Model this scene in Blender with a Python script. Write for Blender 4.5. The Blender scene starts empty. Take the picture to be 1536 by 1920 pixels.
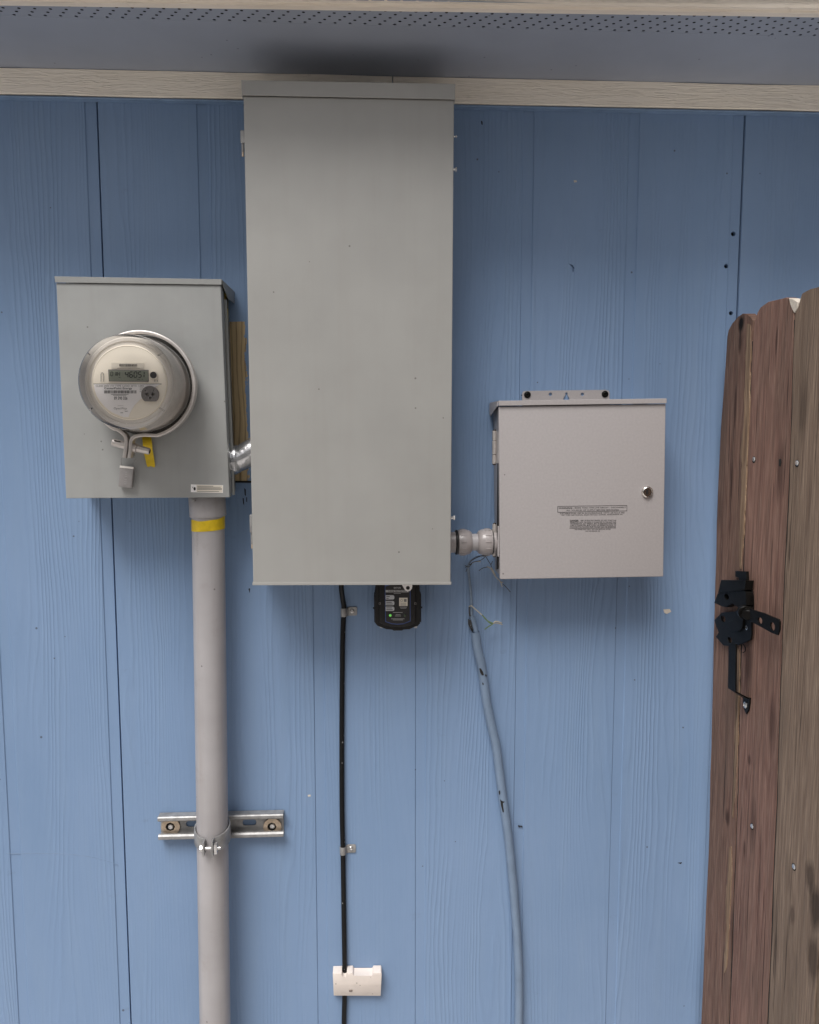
import bpy, bmesh, math, random
from mathutils import Vector, Matrix, noise as mnoise
random.seed(7)
R = math.radians
sc = bpy.context.scene
COL = sc.collection

# ------------------------------------------------------------------ camera
YAW, PITCH, FPX = R(2.9), R(5.7), 1500.0
CAM = Vector((0.0, -1.6, 1.6))
FWD = Vector((math.sin(YAW)*math.cos(PITCH), math.cos(YAW)*math.cos(PITCH), -math.sin(PITCH)))
RGT = Vector((math.cos(YAW), -math.sin(YAW), 0.0))
UP = RGT.cross(FWD)
cd = bpy.data.cameras.new('camera')
cam = bpy.data.objects.new('camera', cd); COL.objects.link(cam)
cam.matrix_world = Matrix((( RGT.x, UP.x, -FWD.x, CAM.x), (RGT.y, UP.y, -FWD.y, CAM.y), (RGT.z, UP.z, -FWD.z, CAM.z), (0, 0, 0, 1)))
cd.sensor_fit = 'VERTICAL'; cd.sensor_height = 36.0; cd.sensor_width = 28.8
cd.lens = FPX/1920.0*36.0
cd.clip_start = 0.02; cd.clip_end = 2000.0
sc.camera = cam
sc.render.resolution_x, sc.render.resolution_y = 819, 1024

# ------------------------------------------------------------------ light
SUN_EL, SUN_AZ = R(58), R(28)        # overcast sky's brightest part: in front of the wall, a little left
world = bpy.data.worlds.new('World'); sc.world = world; world.use_nodes = True
wn = world.node_tree.nodes; wl = world.node_tree.links; wn.clear()
sky = wn.new('ShaderNodeTexSky'); sky.sky_type = 'NISHITA'; sky.sun_disc = False
sky.sun_elevation = SUN_EL; sky.sun_rotation = math.pi + SUN_AZ
sky.air_density = 1.0; sky.dust_density = 5.0; sky.ozone_density = 1.0
hs = wn.new('ShaderNodeHueSaturation'); hs.inputs['Saturation'].default_value = 0.35
bgn = wn.new('ShaderNodeBackground'); bgn.inputs['Strength'].default_value = 0.05
wo = wn.new('ShaderNodeOutputWorld')
wl.new(sky.outputs[0], hs.inputs['Color']); wl.new(hs.outputs[0], bgn.inputs['Color']); wl.new(bgn.outputs[0], wo.inputs['Surface'])
sd = bpy.data.lights.new('sun', 'SUN'); sd.energy = 1.5; sd.angle = R(30); sd.color = (1.0, 0.98, 0.955)
sun = bpy.data.objects.new('sun', sd); COL.objects.link(sun)
sdir = Vector((math.sin(SUN_AZ)*math.cos(SUN_EL), math.cos(SUN_AZ)*math.cos(SUN_EL), -math.sin(SUN_EL)))
sun.rotation_euler = sdir.to_track_quat('-Z', 'Y').to_euler()
sun.location = (-2, -5, 6)
vs = sc.view_settings
vs.view_transform = 'Standard'; vs.look = 'None'; vs.gamma = 1.0; vs.exposure = 0.96
vs.use_curve_mapping = False

# ------------------------------------------------------------------ pixel -> point (direction only; the distance is that of the surface touched)
def ray(x, y): return FWD + RGT*((x-768.0)/FPX) + UP*((960.0-y)/FPX)
def P(x, y, d):                       # on the plane d metres in front of the wall
    r = ray(x, y); return CAM + r*((1.6-d)/r.y)
def G(x, y, X):                       # on the plane of the gate
    r = ray(x, y); return CAM + r*(X/r.x)

ZS = 2.268                                  # underside of the eave
XL, XR = P(181, 190, 0).x, P(1390, 400, 0).x
SP = (XR-XL)/6.0                            # groove spacing of the siding

# ------------------------------------------------------------------ materials
def ramp(nt, src, a, b, c0=(0, 0, 0, 1), c1=(1, 1, 1, 1)):
    n = nt.nodes.new('ShaderNodeValToRGB'); e = n.color_ramp.elements
    e[0].position, e[1].position = a, b; e[0].color, e[1].color = c0, c1
    nt.links.new(src, n.inputs[0]); return n.outputs[0]
def math_(nt, op, a, b=None, c=None):
    n = nt.nodes.new('ShaderNodeMath'); n.operation = op
    for i, v in enumerate((a, b, c)):
        if v is None: continue
        if isinstance(v, (int, float)): n.inputs[i].default_value = v
        else: nt.links.new(v, n.inputs[i])
    return n.outputs[0]
def mix(nt, f, a, b):
    n = nt.nodes.new('ShaderNodeMix'); n.data_type = 'RGBA'
    for s, v in ((n.inputs[0], f), (n.inputs[6], a), (n.inputs[7], b)):
        if isinstance(v, (int, float)): s.default_value = v
        elif isinstance(v, tuple): s.default_value = v if len(v) == 4 else v+(1,)
        else: nt.links.new(v, s)
    return n.outputs[2]
def noise_(nt, vec, scale, detail=3, rough=.55, dist=0.0):
    n = nt.nodes.new('ShaderNodeTexNoise'); n.inputs['Scale'].default_value = scale
    n.inputs['Detail'].default_value = detail; n.inputs['Roughness'].default_value = rough
    n.inputs['Distortion'].default_value = dist
    if vec is not None: nt.links.new(vec, n.inputs['Vector'])
    return n.outputs[0]
def mapping(nt, vec, sx=1, sy=1, sz=1, loc=(0, 0, 0)):
    n = nt.nodes.new('ShaderNodeMapping'); n.inputs['Scale'].default_value = (sx, sy, sz); n.inputs['Location'].default_value = loc
    nt.links.new(vec, n.inputs[0]); return n.outputs[0]
def pos(nt): return nt.nodes.new('ShaderNodeNewGeometry').outputs['Position']
def new_mat(name):
    m = bpy.data.materials.new(name); m.use_nodes = True
    return m, m.node_tree, m.node_tree.nodes['Principled BSDF']
def bump(nt, b, h, strength, dist):
    n = nt.nodes.new('ShaderNodeBump'); n.inputs['Strength'].default_value = strength; n.inputs['Distance'].default_value = dist
    nt.links.new(h, n.inputs['Height']); nt.links.new(n.outputs[0], b.inputs['Normal']); return n
def pm(name, col, rough=.5, metal=0.0, var=.08, scale=14, bscale=0, bstr=.1, bdist=.0005, speck=0.0, speckcol=(.06, .05, .045), spec=.5, streak=0.0, dirt=0.0, dirtcol=(.12, .10, .08)):
    """plain procedural paint / metal / plastic with uneven tone, optional specks, grime and fine relief"""
    m, nt, b = new_mat(name); p = pos(nt)
    lo = tuple(c*(1-var) for c in col); hi = tuple(min(1, c*(1+var)) for c in col)
    c = mix(nt, ramp(nt, noise_(nt, p, scale, 3, .6), .3, .7), lo, hi)
    if dirt:
        g = ramp(nt, noise_(nt, p, scale*2.3, 4, .7), .56, .78)
        c = mix(nt, math_(nt, 'MULTIPLY', g, dirt), c, dirtcol)
    if streak:
        g = ramp(nt, noise_(nt, mapping(nt, p, 34, 34, 1.6), 1.0, 4, .65), .50, .74)
        c = mix(nt, math_(nt, 'MULTIPLY', g, streak), c, dirtcol)
    if speck:
        v = nt.nodes.new('ShaderNodeTexVoronoi'); v.inputs['Scale'].default_value = 75; nt.links.new(p, v.inputs['Vector'])
        near = math_(nt, 'LESS_THAN', v.outputs['Distance'], .13)
        pick = math_(nt, 'GREATER_THAN', noise_(nt, v.outputs['Position'], 190, 0), 1-speck)
        c = mix(nt, math_(nt, 'MULTIPLY', math_(nt, 'MULTIPLY', near, pick), .6), c, speckcol)
    nt.links.new(c, b.inputs['Base Color'])
    rr = math_(nt, 'MULTIPLY_ADD', noise_(nt, p, scale*3, 2), .22*rough*2, rough-.22*rough)
    nt.links.new(rr, b.inputs['Roughness'])
    b.inputs['Metallic'].default_value = metal; b.inputs['Specular IOR Level'].default_value = spec
    if bscale: bump(nt, b, noise_(nt, p, bscale, 2), bstr, bdist)
    return m

def siding_material():
    m, nt, b = new_mat('siding_paint'); p = pos(nt)
    sx = nt.nodes.new('ShaderNodeSeparateXYZ'); nt.links.new(p, sx.inputs[0])
    x, z = sx.outputs[0], sx.outputs[2]
    # embossed grain: contour lines of a field stretched along the boards
    broad = noise_(nt, mapping(nt, p, 7.0, 0, .55), 1.0, 2, .5)
    wob = noise_(nt, mapping(nt, p, 26, 0, 5.0, (3, 0, 1)), 1.0, 3, .55)
    fld = math_(nt, 'ADD', math_(nt, 'MULTIPLY', broad, 17.0), math_(nt, 'MULTIPLY', x, 88.0))
    fld = math_(nt, 'ADD', fld, math_(nt, 'MULTIPLY', wob, 1.6))
    s = math_(nt, 'SINE', math_(nt, 'MULTIPLY', fld, 2*math.pi))
    s = math_(nt, 'MULTIPLY_ADD', s, .5, .5)
    s = math_(nt, 'POWER', s, 2.2)
    amp = ramp(nt, noise_(nt, mapping(nt, p, 9, 0, .9, (7, 0, 4)), 1.0, 3, .6), .42, .66)
    amp = math_(nt, 'MULTIPLY_ADD', amp, .88, .12)
    fr = math_(nt, 'FRACT', math_(nt, 'DIVIDE', math_(nt, 'SUBTRACT', x, XL-10*SP), SP))
    amp = math_(nt, 'MULTIPLY', amp, math_(nt, 'MULTIPLY_ADD', math_(nt, 'GREATER_THAN', fr, 1-.023/SP), -.9, 1.0))   # grooves are smooth
    h = math_(nt, 'MULTIPLY', s, amp)
    fine = noise_(nt, mapping(nt, p, 420, 0, 14), 1.0, 3, .6)
    h = math_(nt, 'ADD', h, math_(nt, 'MULTIPLY', fine, .28))
    lump = noise_(nt, p, 70, 4, .6)
    h = math_(nt, 'ADD', h, math_(nt, 'MULTIPLY', lump, .30))
    # paint: slightly uneven blue with chalky areas and rubbed ridges
    tone = noise_(nt, mapping(nt, p, 3.2, 0, 1.8), 1.0, 4, .62)
    c = mix(nt, ramp(nt, tone, .30, .72), (.178, .272, .430), (.212, .308, .475))
    c = mix(nt, math_(nt, 'MULTIPLY', ramp(nt, noise_(nt, mapping(nt, p, 30, 0, 2.4), 1.0, 5, .7), .48, .8), .35), c, (.225, .315, .445))
    gl = math_(nt, 'MULTIPLY', math_(nt, 'MULTIPLY', s, amp), .07)
    c = mix(nt, gl, c, (.115, .185, .295))
    # grime specks and little chips
    v = nt.nodes.new('ShaderNodeTexVoronoi'); v.inputs['Scale'].default_value = 26; nt.links.new(p, v.inputs['Vector'])
    rad = math_(nt, 'MULTIPLY', noise_(nt, v.outputs['Position'], 55, 0), .085)
    near = math_(nt, 'LESS_THAN', v.outputs['Distance'], rad)
    pick = math_(nt, 'GREATER_THAN', noise_(nt, v.outputs['Position'], 91, 0), .56)
    spk = math_(nt, 'MULTIPLY', near, pick)
    c = mix(nt, math_(nt, 'MULTIPLY', spk, .75), c, (.055, .06, .075))
    sm = math_(nt, 'MULTIPLY', ramp(nt, noise_(nt, mapping(nt, p, 16, 0, 22), 1.0, 4, .72), .66, .80), .35)
    c = mix(nt, sm, c, (.13, .16, .21))
    # unpainted timber where an older, larger box used to hang (between the two left cabinets)
    ed = math_(nt, 'MULTIPLY_ADD', noise_(nt, mapping(nt, p, 90, 0, 30), 1.0, 4, .7), .034, -.017)
    xe = math_(nt, 'ADD', x, ed)
    a1 = math_(nt, 'LESS_THAN', xe, -.2385)
    a2 = math_(nt, 'GREATER_THAN', x, -.46)
    a3 = math_(nt, 'LESS_THAN', math_(nt, 'ADD', z, math_(nt, 'MULTIPLY', ed, .1)), P(450, 603, 0).z)
    a4 = math_(nt, 'GREATER_THAN', z, P(450, 902, 0).z)
    msk = math_(nt, 'MULTIPLY', math_(nt, 'MULTIPLY', a1, a2), math_(nt, 'MULTIPLY', a3, a4))
    wd = math_(nt, 'SINE', math_(nt, 'MULTIPLY', fld, 9.0))
    wood = mix(nt, ramp(nt, wd, .35, .98), (.54, .40, .22), (.16, .10, .05))
    wood = mix(nt, ramp(nt, fine, .35, .7), wood, (.46, .35, .20))
    c = mix(nt, msk, c, wood)
    nt.links.new(c, b.inputs['Base Color'])
    nt.links.new(math_(nt, 'MULTIPLY_ADD', tone, .25, .36), b.inputs['Roughness'])
    b.inputs['Specular IOR Level'].default_value = .4
    bump(nt, b, h, .62, .0013)
    return m

def board_material(name, a, c2, dark):
    """painted trim board with coarse sawn relief running along x"""
    m, nt, b = new_mat(name); p = pos(nt)
    f = noise_(nt, mapping(nt, p, 9, 60, 120), 1.0, 3, .6, .3)
    s = math_(nt, 'MULTIPLY_ADD', math_(nt, 'SINE', math_(nt, 'MULTIPLY', f, 34)), .5, .5)
    s = math_(nt, 'POWER', s, 3.0)
    t = noise_(nt, mapping(nt, p, 5, 20, 30), 1.0, 6, .65)
    c = mix(nt, ramp(nt, t, .3, .7), a, c2)
    c = mix(nt, math_(nt, 'MULTIPLY', ramp(nt, noise_(nt, mapping(nt, p, 40, 40, 90), 1.0, 5, .7), .62, .82), .55), c, dark)
    nt.links.new(c, b.inputs['Base Color']); b.inputs['Roughness'].default_value = .62
    bump(nt, b, s, .5, .0016)
    return m

def wood_material(name, base, dark, light, seed, knots=()):
    m, nt, b = new_mat(name); p = pos(nt)
    ofs = (seed*3.1, seed*1.7, seed*5.3)
    sx = nt.nodes.new('ShaderNodeSeparateXYZ'); nt.links.new(p, sx.inputs[0])
    broad = noise_(nt, mapping(nt, p, 2, 9, 1.1, ofs), 1.0, 3, .6)
    fld = math_(nt, 'ADD', math_(nt, 'MULTIPLY', broad, 13.0), math_(nt, 'MULTIPLY', sx.outputs[1], 55.0))
    rings = math_(nt, 'MULTIPLY_ADD', math_(nt, 'SINE', math_(nt, 'MULTIPLY', fld, 2*math.pi)), .5, .5)
    fine = noise_(nt, mapping(nt, p, 20, 520, 13, ofs), 1.0, 4, .65)
    mid = noise_(nt, mapping(nt, p, 6, 95, 4, ofs), 1.0, 5, .65)
    c = mix(nt, ramp(nt, mid, .30, .72), dark, base)
    c = mix(nt, math_(nt, 'MULTIPLY', ramp(nt, fine, .46, .70), .75), c, light)
    c = mix(nt, math_(nt, 'MULTIPLY', math_(nt, 'POWER', rings, 4.0), .28), c, dark)
    big = noise_(nt, mapping(nt, p, 3, 14, 2.6, (seed, 2*seed, 9)), 1.0, 4, .6)
    c = mix(nt, math_(nt, 'MULTIPLY', ramp(nt, big, .46, .70), .65), c, tuple(.5*(d+g) for d, g in zip(dark, (.16, .125, .095))))
    # knots and old drip stains
    v = nt.nodes.new('ShaderNodeTexVoronoi'); v.inputs['Scale'].default_value = 1.0
    nt.links.new(mapping(nt, p, 3, 13, 3.6, ofs), v.inputs['Vector'])
    kn = ramp(nt, v.outputs['Distance'], .10, .24, (1, 1, 1, 1), (0, 0, 0, 1))
    c = mix(nt, math_(nt, 'MULTIPLY', kn, .62), c, tuple(d*.45 for d in dark))
    st = ramp(nt, noise_(nt, mapping(nt, p, 5, 70, 6.0, (9, seed, 4)), 1.0, 4, .6), .66, .82)
    c = mix(nt, math_(nt, 'MULTIPLY', st, .6), c, (.03, .021, .016))
    ck = ramp(nt, noise_(nt, mapping(nt, p, 8, 150, 3.2, (seed*7, 1, seed)), 1.0, 3, .55), .655, .70)
    c = mix(nt, math_(nt, 'MULTIPLY', ck, .75), c, tuple(d*.3 for d in dark))
    wv = noise_(nt, mapping(nt, p, 20, 60, 25, ofs), 1.0, 3, .6)
    for kx, ky, ra, rb, kd in knots:
        q = G(kx, ky, .70)
        dy = math_(nt, 'DIVIDE', math_(nt, 'SUBTRACT', sx.outputs[1], q.y), ra); dz = math_(nt, 'DIVIDE', math_(nt, 'SUBTRACT', sx.outputs[2], q.z), rb)
        dd = math_(nt, 'SQRT', math_(nt, 'ADD', math_(nt, 'MULTIPLY', dy, dy), math_(nt, 'MULTIPLY', dz, dz)))
        dd = math_(nt, 'ADD', dd, math_(nt, 'MULTIPLY_ADD', wv, .8, -.4))
        kk = ramp(nt, dd, .45, 1.35, (1, 1, 1, 1), (0, 0, 0, 1))
        c = mix(nt, math_(nt, 'MULTIPLY', kk, .84 if kd > .1 else .98), c, tuple(d*kd for d in dark))
    nt.links.new(c, b.inputs['Base Color']); b.inputs['Roughness'].default_value = .82; b.inputs['Specular IOR Level'].default_value = .25
    h = math_(nt, 'ADD', math_(nt, 'MULTIPLY', fine, .8), math_(nt, 'ADD', math_(nt, 'MULTIPLY', rings, .25), math_(nt, 'MULTIPLY_ADD', ck, -1.2, math_(nt, 'MULTIPLY', mid, 1.1))))
    bump(nt, b, h, .9, .0024)
    return m

def clear_material(name, tint, gloss_rough, coat, ior=1.4):
    """thin clear shell: see-through with reflections that grow at grazing angles and a haze of fine dust"""
    m = bpy.data.materials.new(name); m.use_nodes = True; nt = m.node_tree; nt.nodes.clear()
    o = nt.nodes.new('ShaderNodeOutputMaterial'); t = nt.nodes.new('ShaderNodeBsdfTransparent'); t.inputs[0].default_value = tint+(1,)
    g = nt.nodes.new('ShaderNodeBsdfGlossy'); g.inputs['Roughness'].default_value = gloss_rough
    d = nt.nodes.new('ShaderNodeBsdfDiffuse'); d.inputs[0].default_value = (.80, .77, .73, 1)
    fr = nt.nodes.new('ShaderNodeFresnel'); fr.inputs[0].default_value = ior
    lw = nt.nodes.new('ShaderNodeLayerWeight'); lw.inputs[0].default_value = .35
    a = nt.nodes.new('ShaderNodeMixShader'); c = nt.nodes.new('ShaderNodeMixShader')
    dust = math_(nt, 'MULTIPLY_ADD', ramp(nt, noise_(nt, pos(nt), 40, 5, .7), .35, .75), coat, coat*.6)
    dust = math_(nt, 'MULTIPLY_ADD', lw.outputs['Facing'], .11, dust)
    tl = nt.nodes.new('ShaderNodeBsdfTranslucent'); tl.inputs[0].default_value = (.80, .77, .73, 1); dm = nt.nodes.new('ShaderNodeMixShader'); dm.inputs[0].default_value = .5
    nt.links.new(d.outputs[0], dm.inputs[1]); nt.links.new(tl.outputs[0], dm.inputs[2])
    nt.links.new(dust, a.inputs[0]); nt.links.new(t.outputs[0], a.inputs[1]); nt.links.new(dm.outputs[0], a.inputs[2])
    nt.links.new(fr.outputs[0], c.inputs[0]); nt.links.new(a.outputs[0], c.inputs[1]); nt.links.new(g.outputs[0], c.inputs[2])
    nt.links.new(c.outputs[0], o.inputs[0]); return m

M = {}
M['siding'] = siding_material()
M['blue'] = pm('blue_paint', (.18, .265, .40), .5, var=.12, scale=30, bscale=300, bstr=.2)
M['bluepipe'] = pm('blue_painted_plastic', (.165, .228, .325), .38, var=.12, scale=22, bscale=120, bstr=.12, dirt=.35, dirtcol=(.12, .15, .2))
M['soffit'] = pm('soffit_paint', (.30, .33, .395), .45, var=.07, scale=4, bscale=420, bstr=.08, speck=.27)
M['frieze'] = board_material('frieze_paint', (.89, .81, .69), (.92, .85, .75), (.52, .45, .36))
M['fascia'] = board_material('fascia_paint', (.78, .69, .58), (.85, .77, .67), (.45, .37, .28))
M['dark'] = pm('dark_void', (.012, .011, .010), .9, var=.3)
M['paper'] = pm('building_paper', (.03, .026, .024), .9, var=.3, scale=60)
M['concrete'] = pm('concrete', (.32, .30, .28), .9, var=.2, scale=18, bscale=120, bstr=.5, bdist=.002, dirt=.4)
M['cab'] = pm('grey_cabinet_paint', (.335, .330, .314), .33, streak=.16, var=.045, scale=7, bscale=900, bstr=.10, bdist=.0002, speck=.235, dirt=.10, dirtcol=(.27, .25, .22))
M['mbox'] = pm('grey_meter_box_paint', (.320, .324, .316), .38, streak=.22, var=.07, scale=9, bscale=900, bstr=.10, bdist=.0002, speck=.27, dirt=.16, dirtcol=(.25, .24, .22))
M['ibox'] = pm('textured_beige_grey_paint', (.385, .360, .358), .42, streak=.0, var=.05, scale=240, bscale=620, bstr=.30, bdist=.0005, speck=.25)
M['pvc'] = pm('grey_pvc', (.375, .358, .364), .40, streak=.35, var=.08, scale=9, bscale=260, bstr=.10, speck=.25, dirt=.42, dirtcol=(.27, .235, .215))
M['pvc2'] = pm('grey_pvc_fitting', (.33, .30, .295), .30, var=.08, scale=40, dirt=.2)
M['galv'] = pm('galvanised_steel', (.33, .325, .32), .50, .55, var=.22, scale=45, bscale=240, bstr=.25, dirt=.4, dirtcol=(.20, .19, .185))
M['cast'] = pm('bright_cast_zinc', (.60, .60, .61), .24, .9, var=.25, scale=30, bscale=130, bstr=.5, bdist=.001)
M['ring'] = pm('aluminium_ring', (.58, .54, .51), .38, .55, var=.12, scale=60, bscale=400, bstr=.1, dirt=.3, dirtcol=(.30, .26, .23))
M['zinc'] = pm('zinc_bolt', (.66, .65, .64), .28, .85, var=.15, scale=120)
M['brass'] = pm('yellow_zinc_washer', (.55, .44, .33), .35, .55, var=.2, scale=90, dirt=.35, dirtcol=(.16, .11, .07))
M['chrome'] = pm('chrome', (.70, .66, .62), .12, 1.0, var=.06)
M['chromed'] = pm('dull_chrome', (.32, .27, .24), .25, 1.0, var=.1)
M['blackmetal'] = pm('black_enamel', (.007, .0065, .006), .34, .0, var=.4, scale=60, bscale=60, bstr=.08, spec=.09)
M['blackplastic'] = pm('black_plastic', (.011, .010, .010), .45, var=.25, scale=60, bscale=700, bstr=.1, spec=.3)
M['cable'] = pm('black_cable', (.006, .006, .0065), .42, spec=.22, var=.3, scale=60, speck=.40, speckcol=(.3, .3, .3))
M['yellow'] = pm('yellow_tape', (.72, .50, .012), .42, var=.14, scale=60, bscale=150, bstr=.3, bdist=.001, dirt=.35, dirtcol=(.35, .22, .01))
M['white'] = pm('white_label', (.90, .87, .86), .5, var=.03)
M['cream'] = pm('cream_meter_plastic', (.89, .82, .70), .45, var=.03)
M['cream2'] = pm('cream_label', (.76, .70, .60), .5, var=.05)
M['greyplastic'] = pm('grey_meter_plastic', (.80, .76, .71), .4, var=.06)
M['portgrey'] = pm('grey_port_plastic', (.20, .185, .18), .5, var=.1, scale=200)
M['lead'] = pm('grey_seal_plastic', (.26, .245, .24), .5, var=.08, scale=120, bscale=300, bstr=.2)
M['ink'] = pm('black_ink', (.02, .019, .02), .6, var=.1)
M['inkgrey'] = pm('grey_ink', (.22, .21, .2), .6, var=.1)
M['emboss'] = pm('embossed_grey', (.33, .31, .305), .5, var=.05)
M['lcd'] = pm('lcd_grey_green', (.225, .245, .195), .30, var=.04)
M['lcdink'] = pm('lcd_segment', (.022, .028, .022), .4, var=.1)
M['coverwhite'] = pm('dusty_cream_plastic', (.76, .68, .62), .45, var=.04, scale=40, speck=.42, speckcol=(.3, .26, .22), dirt=.25, dirtcol=(.55, .48, .42))
M['labelblue'] = pm('blue_line_ink', (.035, .07, .22), .5)
M['labelblack'] = pm('black_label', (.018, .016, .017), .32, var=.15)
M['silver'] = pm('silver_ink', (.46, .46, .46), .45, var=.05)
M['palegrey'] = pm('pale_grey_ink', (.52, .53, .55), .45, var=.05)
M['greenoff'] = pm('unlit_led', (.045, .065, .035), .25, var=.1)
mg, nt_, b_ = new_mat('lit_green_led'); b_.inputs['Base Color'].default_value = (.1, .5, .08, 1)
nt_.links.new(mix(nt_, ramp(nt_, noise_(nt_, pos(nt_), 300), .3, .7), (.16, .75, .10), (.30, .85, .18)), b_.inputs['Emission Color']); b_.inputs['Emission Strength'].default_value = .2
M['led'] = mg
M['glass'] = clear_material('clear_dusty_polycarbonate', (.99, .985, .98), .05, .006)
M['frost'] = clear_material('hazy_polycarbonate_side', (.98, .97, .955), .10, .20, 1.5)
M['wood1'] = wood_material('red_brown_cedar', (.245, .140, .104), (.095, .050, .038), (.36, .245, .185), 1, [(1364, 1532, .013, .020, .5), (1390, 607, .015, .021, .02), (1388, 640, .008, .03, .4), (1379, 760, .006, .05, .6), (1372, 900, .005, .06, .7)])
M['wood2'] = wood_material('rosy_brown_cedar', (.285, .160, .124), (.125, .066, .052), (.38, .255, .20), 2, [(1405, 1425, .007, .012, .6), (1456, 640, .005, .03, .6), (1400, 1470, .005, .03, 1.0), (1396, 1590, .006, .022, .6)])
M['wood3'] = wood_material('grey_brown_cedar', (.265, .193, .145), (.145, .098, .072), (.38, .29, .215), 3, [(1518, 1640, .018, .030, .5), (1529, 1700, .022, .045, .25), (1486, 1715, .009, .020, .8), (1524, 1800, .020, .05, .5)])
M['wood4'] = wood_material('dark_tan_cedar', (.245, .175, .12), (.13, .088, .06), (.34, .25, .165), 4)
M['raw'] = wood_material('raw_split_cedar', (.36, .24, .15), (.13, .078, .052), (.50, .37, .25), 5)
M['gap_hole_dark'] = pm('dark_gap_and_hole', (.012, .010, .009), .9, var=.4, scale=90)  # near-black for the painted shade between pickets and for the nail holes
M['chip'] = pm('bare_chip', (.60, .54, .46), .7, var=.12, scale=200)
M['wireg'] = pm('green_wire', (.10, .16, .06), .45, var=.25, scale=200)
M['wirew'] = pm('pale_wire', (.42, .38, .30), .5, var=.25, scale=200)
M['wirek'] = pm('dark_wire', (.045, .045, .045), .45, var=.3, scale=200)
M['wirebl'] = pm('blue_grey_wire', (.17, .225, .30), .45, var=.2, scale=150)
M['shingle'] = pm('asphalt_shingle', (.09, .085, .08), .95, var=.35, scale=120, bscale=300, bstr=.6, bdist=.002)
M['blockerwall'] = pm('sky_blocker_siding', (.58, .56, .53), .8, var=.05, scale=3)
M['pane'] = pm('window_pane', (.03, .035, .04), .08, var=.1)
M['ground'] = pm('pale_concrete_paving', (.56, .53, .50), .95, var=.2, scale=3.5, bscale=40, bstr=.6, bdist=.01)

# ------------------------------------------------------------------ building blocks
ORG = {}
def finish(bm, name, smooth=35):
    bmesh.ops.recalc_face_normals(bm, faces=bm.faces[:])
    me = bpy.data.meshes.new(name); bm.to_mesh(me); bm.free()
    if smooth:
        for q in me.polygons: q.use_smooth = True
        me.set_sharp_from_angle(angle=R(smooth))
    return me
def root(name, loc, label, cat, group=None):
    o = bpy.data.objects.new(name, None); o.empty_display_size = .05; COL.objects.link(o)
    o.location = loc; ORG[o.name] = Vector(loc); o['label'] = label; o['category'] = cat
    if group: o['group'] = group
    return o
def part(name, bm, mat, parent, smooth=35, label=None, me=None):
    """a child mesh whose geometry is given in world coordinates"""
    me = me or finish(bm, name, smooth)
    org = ORG[parent.name]
    me.transform(Matrix.Translation(-org)); me.materials.clear(); me.materials.append(M[mat])
    o = bpy.data.objects.new(name, me); COL.objects.link(o); o.parent = parent; ORG[o.name] = org
    if label: o['label'] = label
    return o
def single(name, bm, mat, label, cat, group=None, smooth=35):
    me = finish(bm, name, smooth)
    xs = [v.co for v in me.vertices]
    b = Vector((sum(v.x for v in xs)/len(xs), sum(v.y for v in xs)/len(xs), min(v.z for v in xs)))
    me.transform(Matrix.Translation(-b)); me.materials.append(M[mat])
    o = bpy.data.objects.new(name, me); COL.objects.link(o); o.location = b; ORG[o.name] = b
    o['label'] = label; o['category'] = cat
    if group: o['group'] = group
    return o

def hexa(bm, c, bev=0.0, seg=2):
    """box from 8 corners (4 front ring, 4 back ring)"""
    v = [bm.verts.new(p) for p in c]
    fs = [bm.faces.new([v[i] for i in q]) for q in ((0, 1, 2, 3), (7, 6, 5, 4), (0, 4, 5, 1), (1, 5, 6, 2), (2, 6, 7, 3), (3, 7, 4, 0))]
    if bev:
        es = {e for f in fs for e in f.edges}
        bmesh.ops.bevel(bm, geom=list(es), offset=bev, segments=seg, affect='EDGES', profile=.6, clamp_overlap=True)
def box(bm, x0, x1, y0, y1, z0, z1, bev=0.0, seg=2):
    hexa(bm, [(x0, y0, z0), (x1, y0, z0), (x1, y0, z1), (x0, y0, z1), (x0, y1, z0), (x1, y1, z0), (x1, y1, z1), (x0, y1, z1)], bev, seg)
def slab(bm, pts, off, bev=0.0, seg=2):
    """prism: outline of points, pushed by the vector off"""
    off = Vector(off); a = [bm.verts.new(p) for p in pts]; b = [bm.verts.new(Vector(p)+off) for p in pts]; n = len(a)
    fs = [bm.faces.new(a), bm.faces.new(b[::-1])]
    for i in range(n): fs.append(bm.faces.new((a[i], b[i], b[(i+1) % n], a[(i+1) % n])))
    if bev:
        es = {e for f in fs for e in f.edges}
        bmesh.ops.bevel(bm, geom=list(es), offset=bev, segments=seg, affect='EDGES', profile=.6, clamp_overlap=True)
def lathe(bm, prof, c, axis, seg=48, cap=True):
    """prof: (radius, distance along axis) from c"""
    axis = Vector(axis).normalized(); c = Vector(c)
    u = axis.orthogonal().normalized(); w = axis.cross(u); rings = []
    for r, h in prof:
        if r < 1e-6: rings.append([bm.verts.new(c+axis*h)])
        else: rings.append([bm.verts.new(c+axis*h+(u*math.cos(2*math.pi*i/seg)+w*math.sin(2*math.pi*i/seg))*r) for i in range(seg)])
    for A, B in zip(rings, rings[1:]):
        for i in range(seg):
            j = (i+1) % seg
            if len(A) == 1 and len(B) == 1: break
            if len(A) == 1: bm.faces.new((A[0], B[i], B[j]))
            elif len(B) == 1: bm.faces.new((A[i], A[j], B[0]))
            else: bm.faces.new((A[i], A[j], B[j], B[i]))
    if cap:
        for q in (rings[0], rings[-1]):
            if len(q) > 2: bm.faces.new(q)
def cyl(bm, a, b, r, r2=None, seg=24, bev=0.0):
    a, b = Vector(a), Vector(b); L = (b-a).length; r2 = r if r2 is None else r2
    if bev: lathe(bm, [(0, 0), (r-bev, 0), (r, bev), (r2, L-bev), (r2-bev, L), (0, L)], a, b-a, seg, False)
    else: lathe(bm, [(r, 0), (r2, L)], a, b-a, seg)
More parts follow.
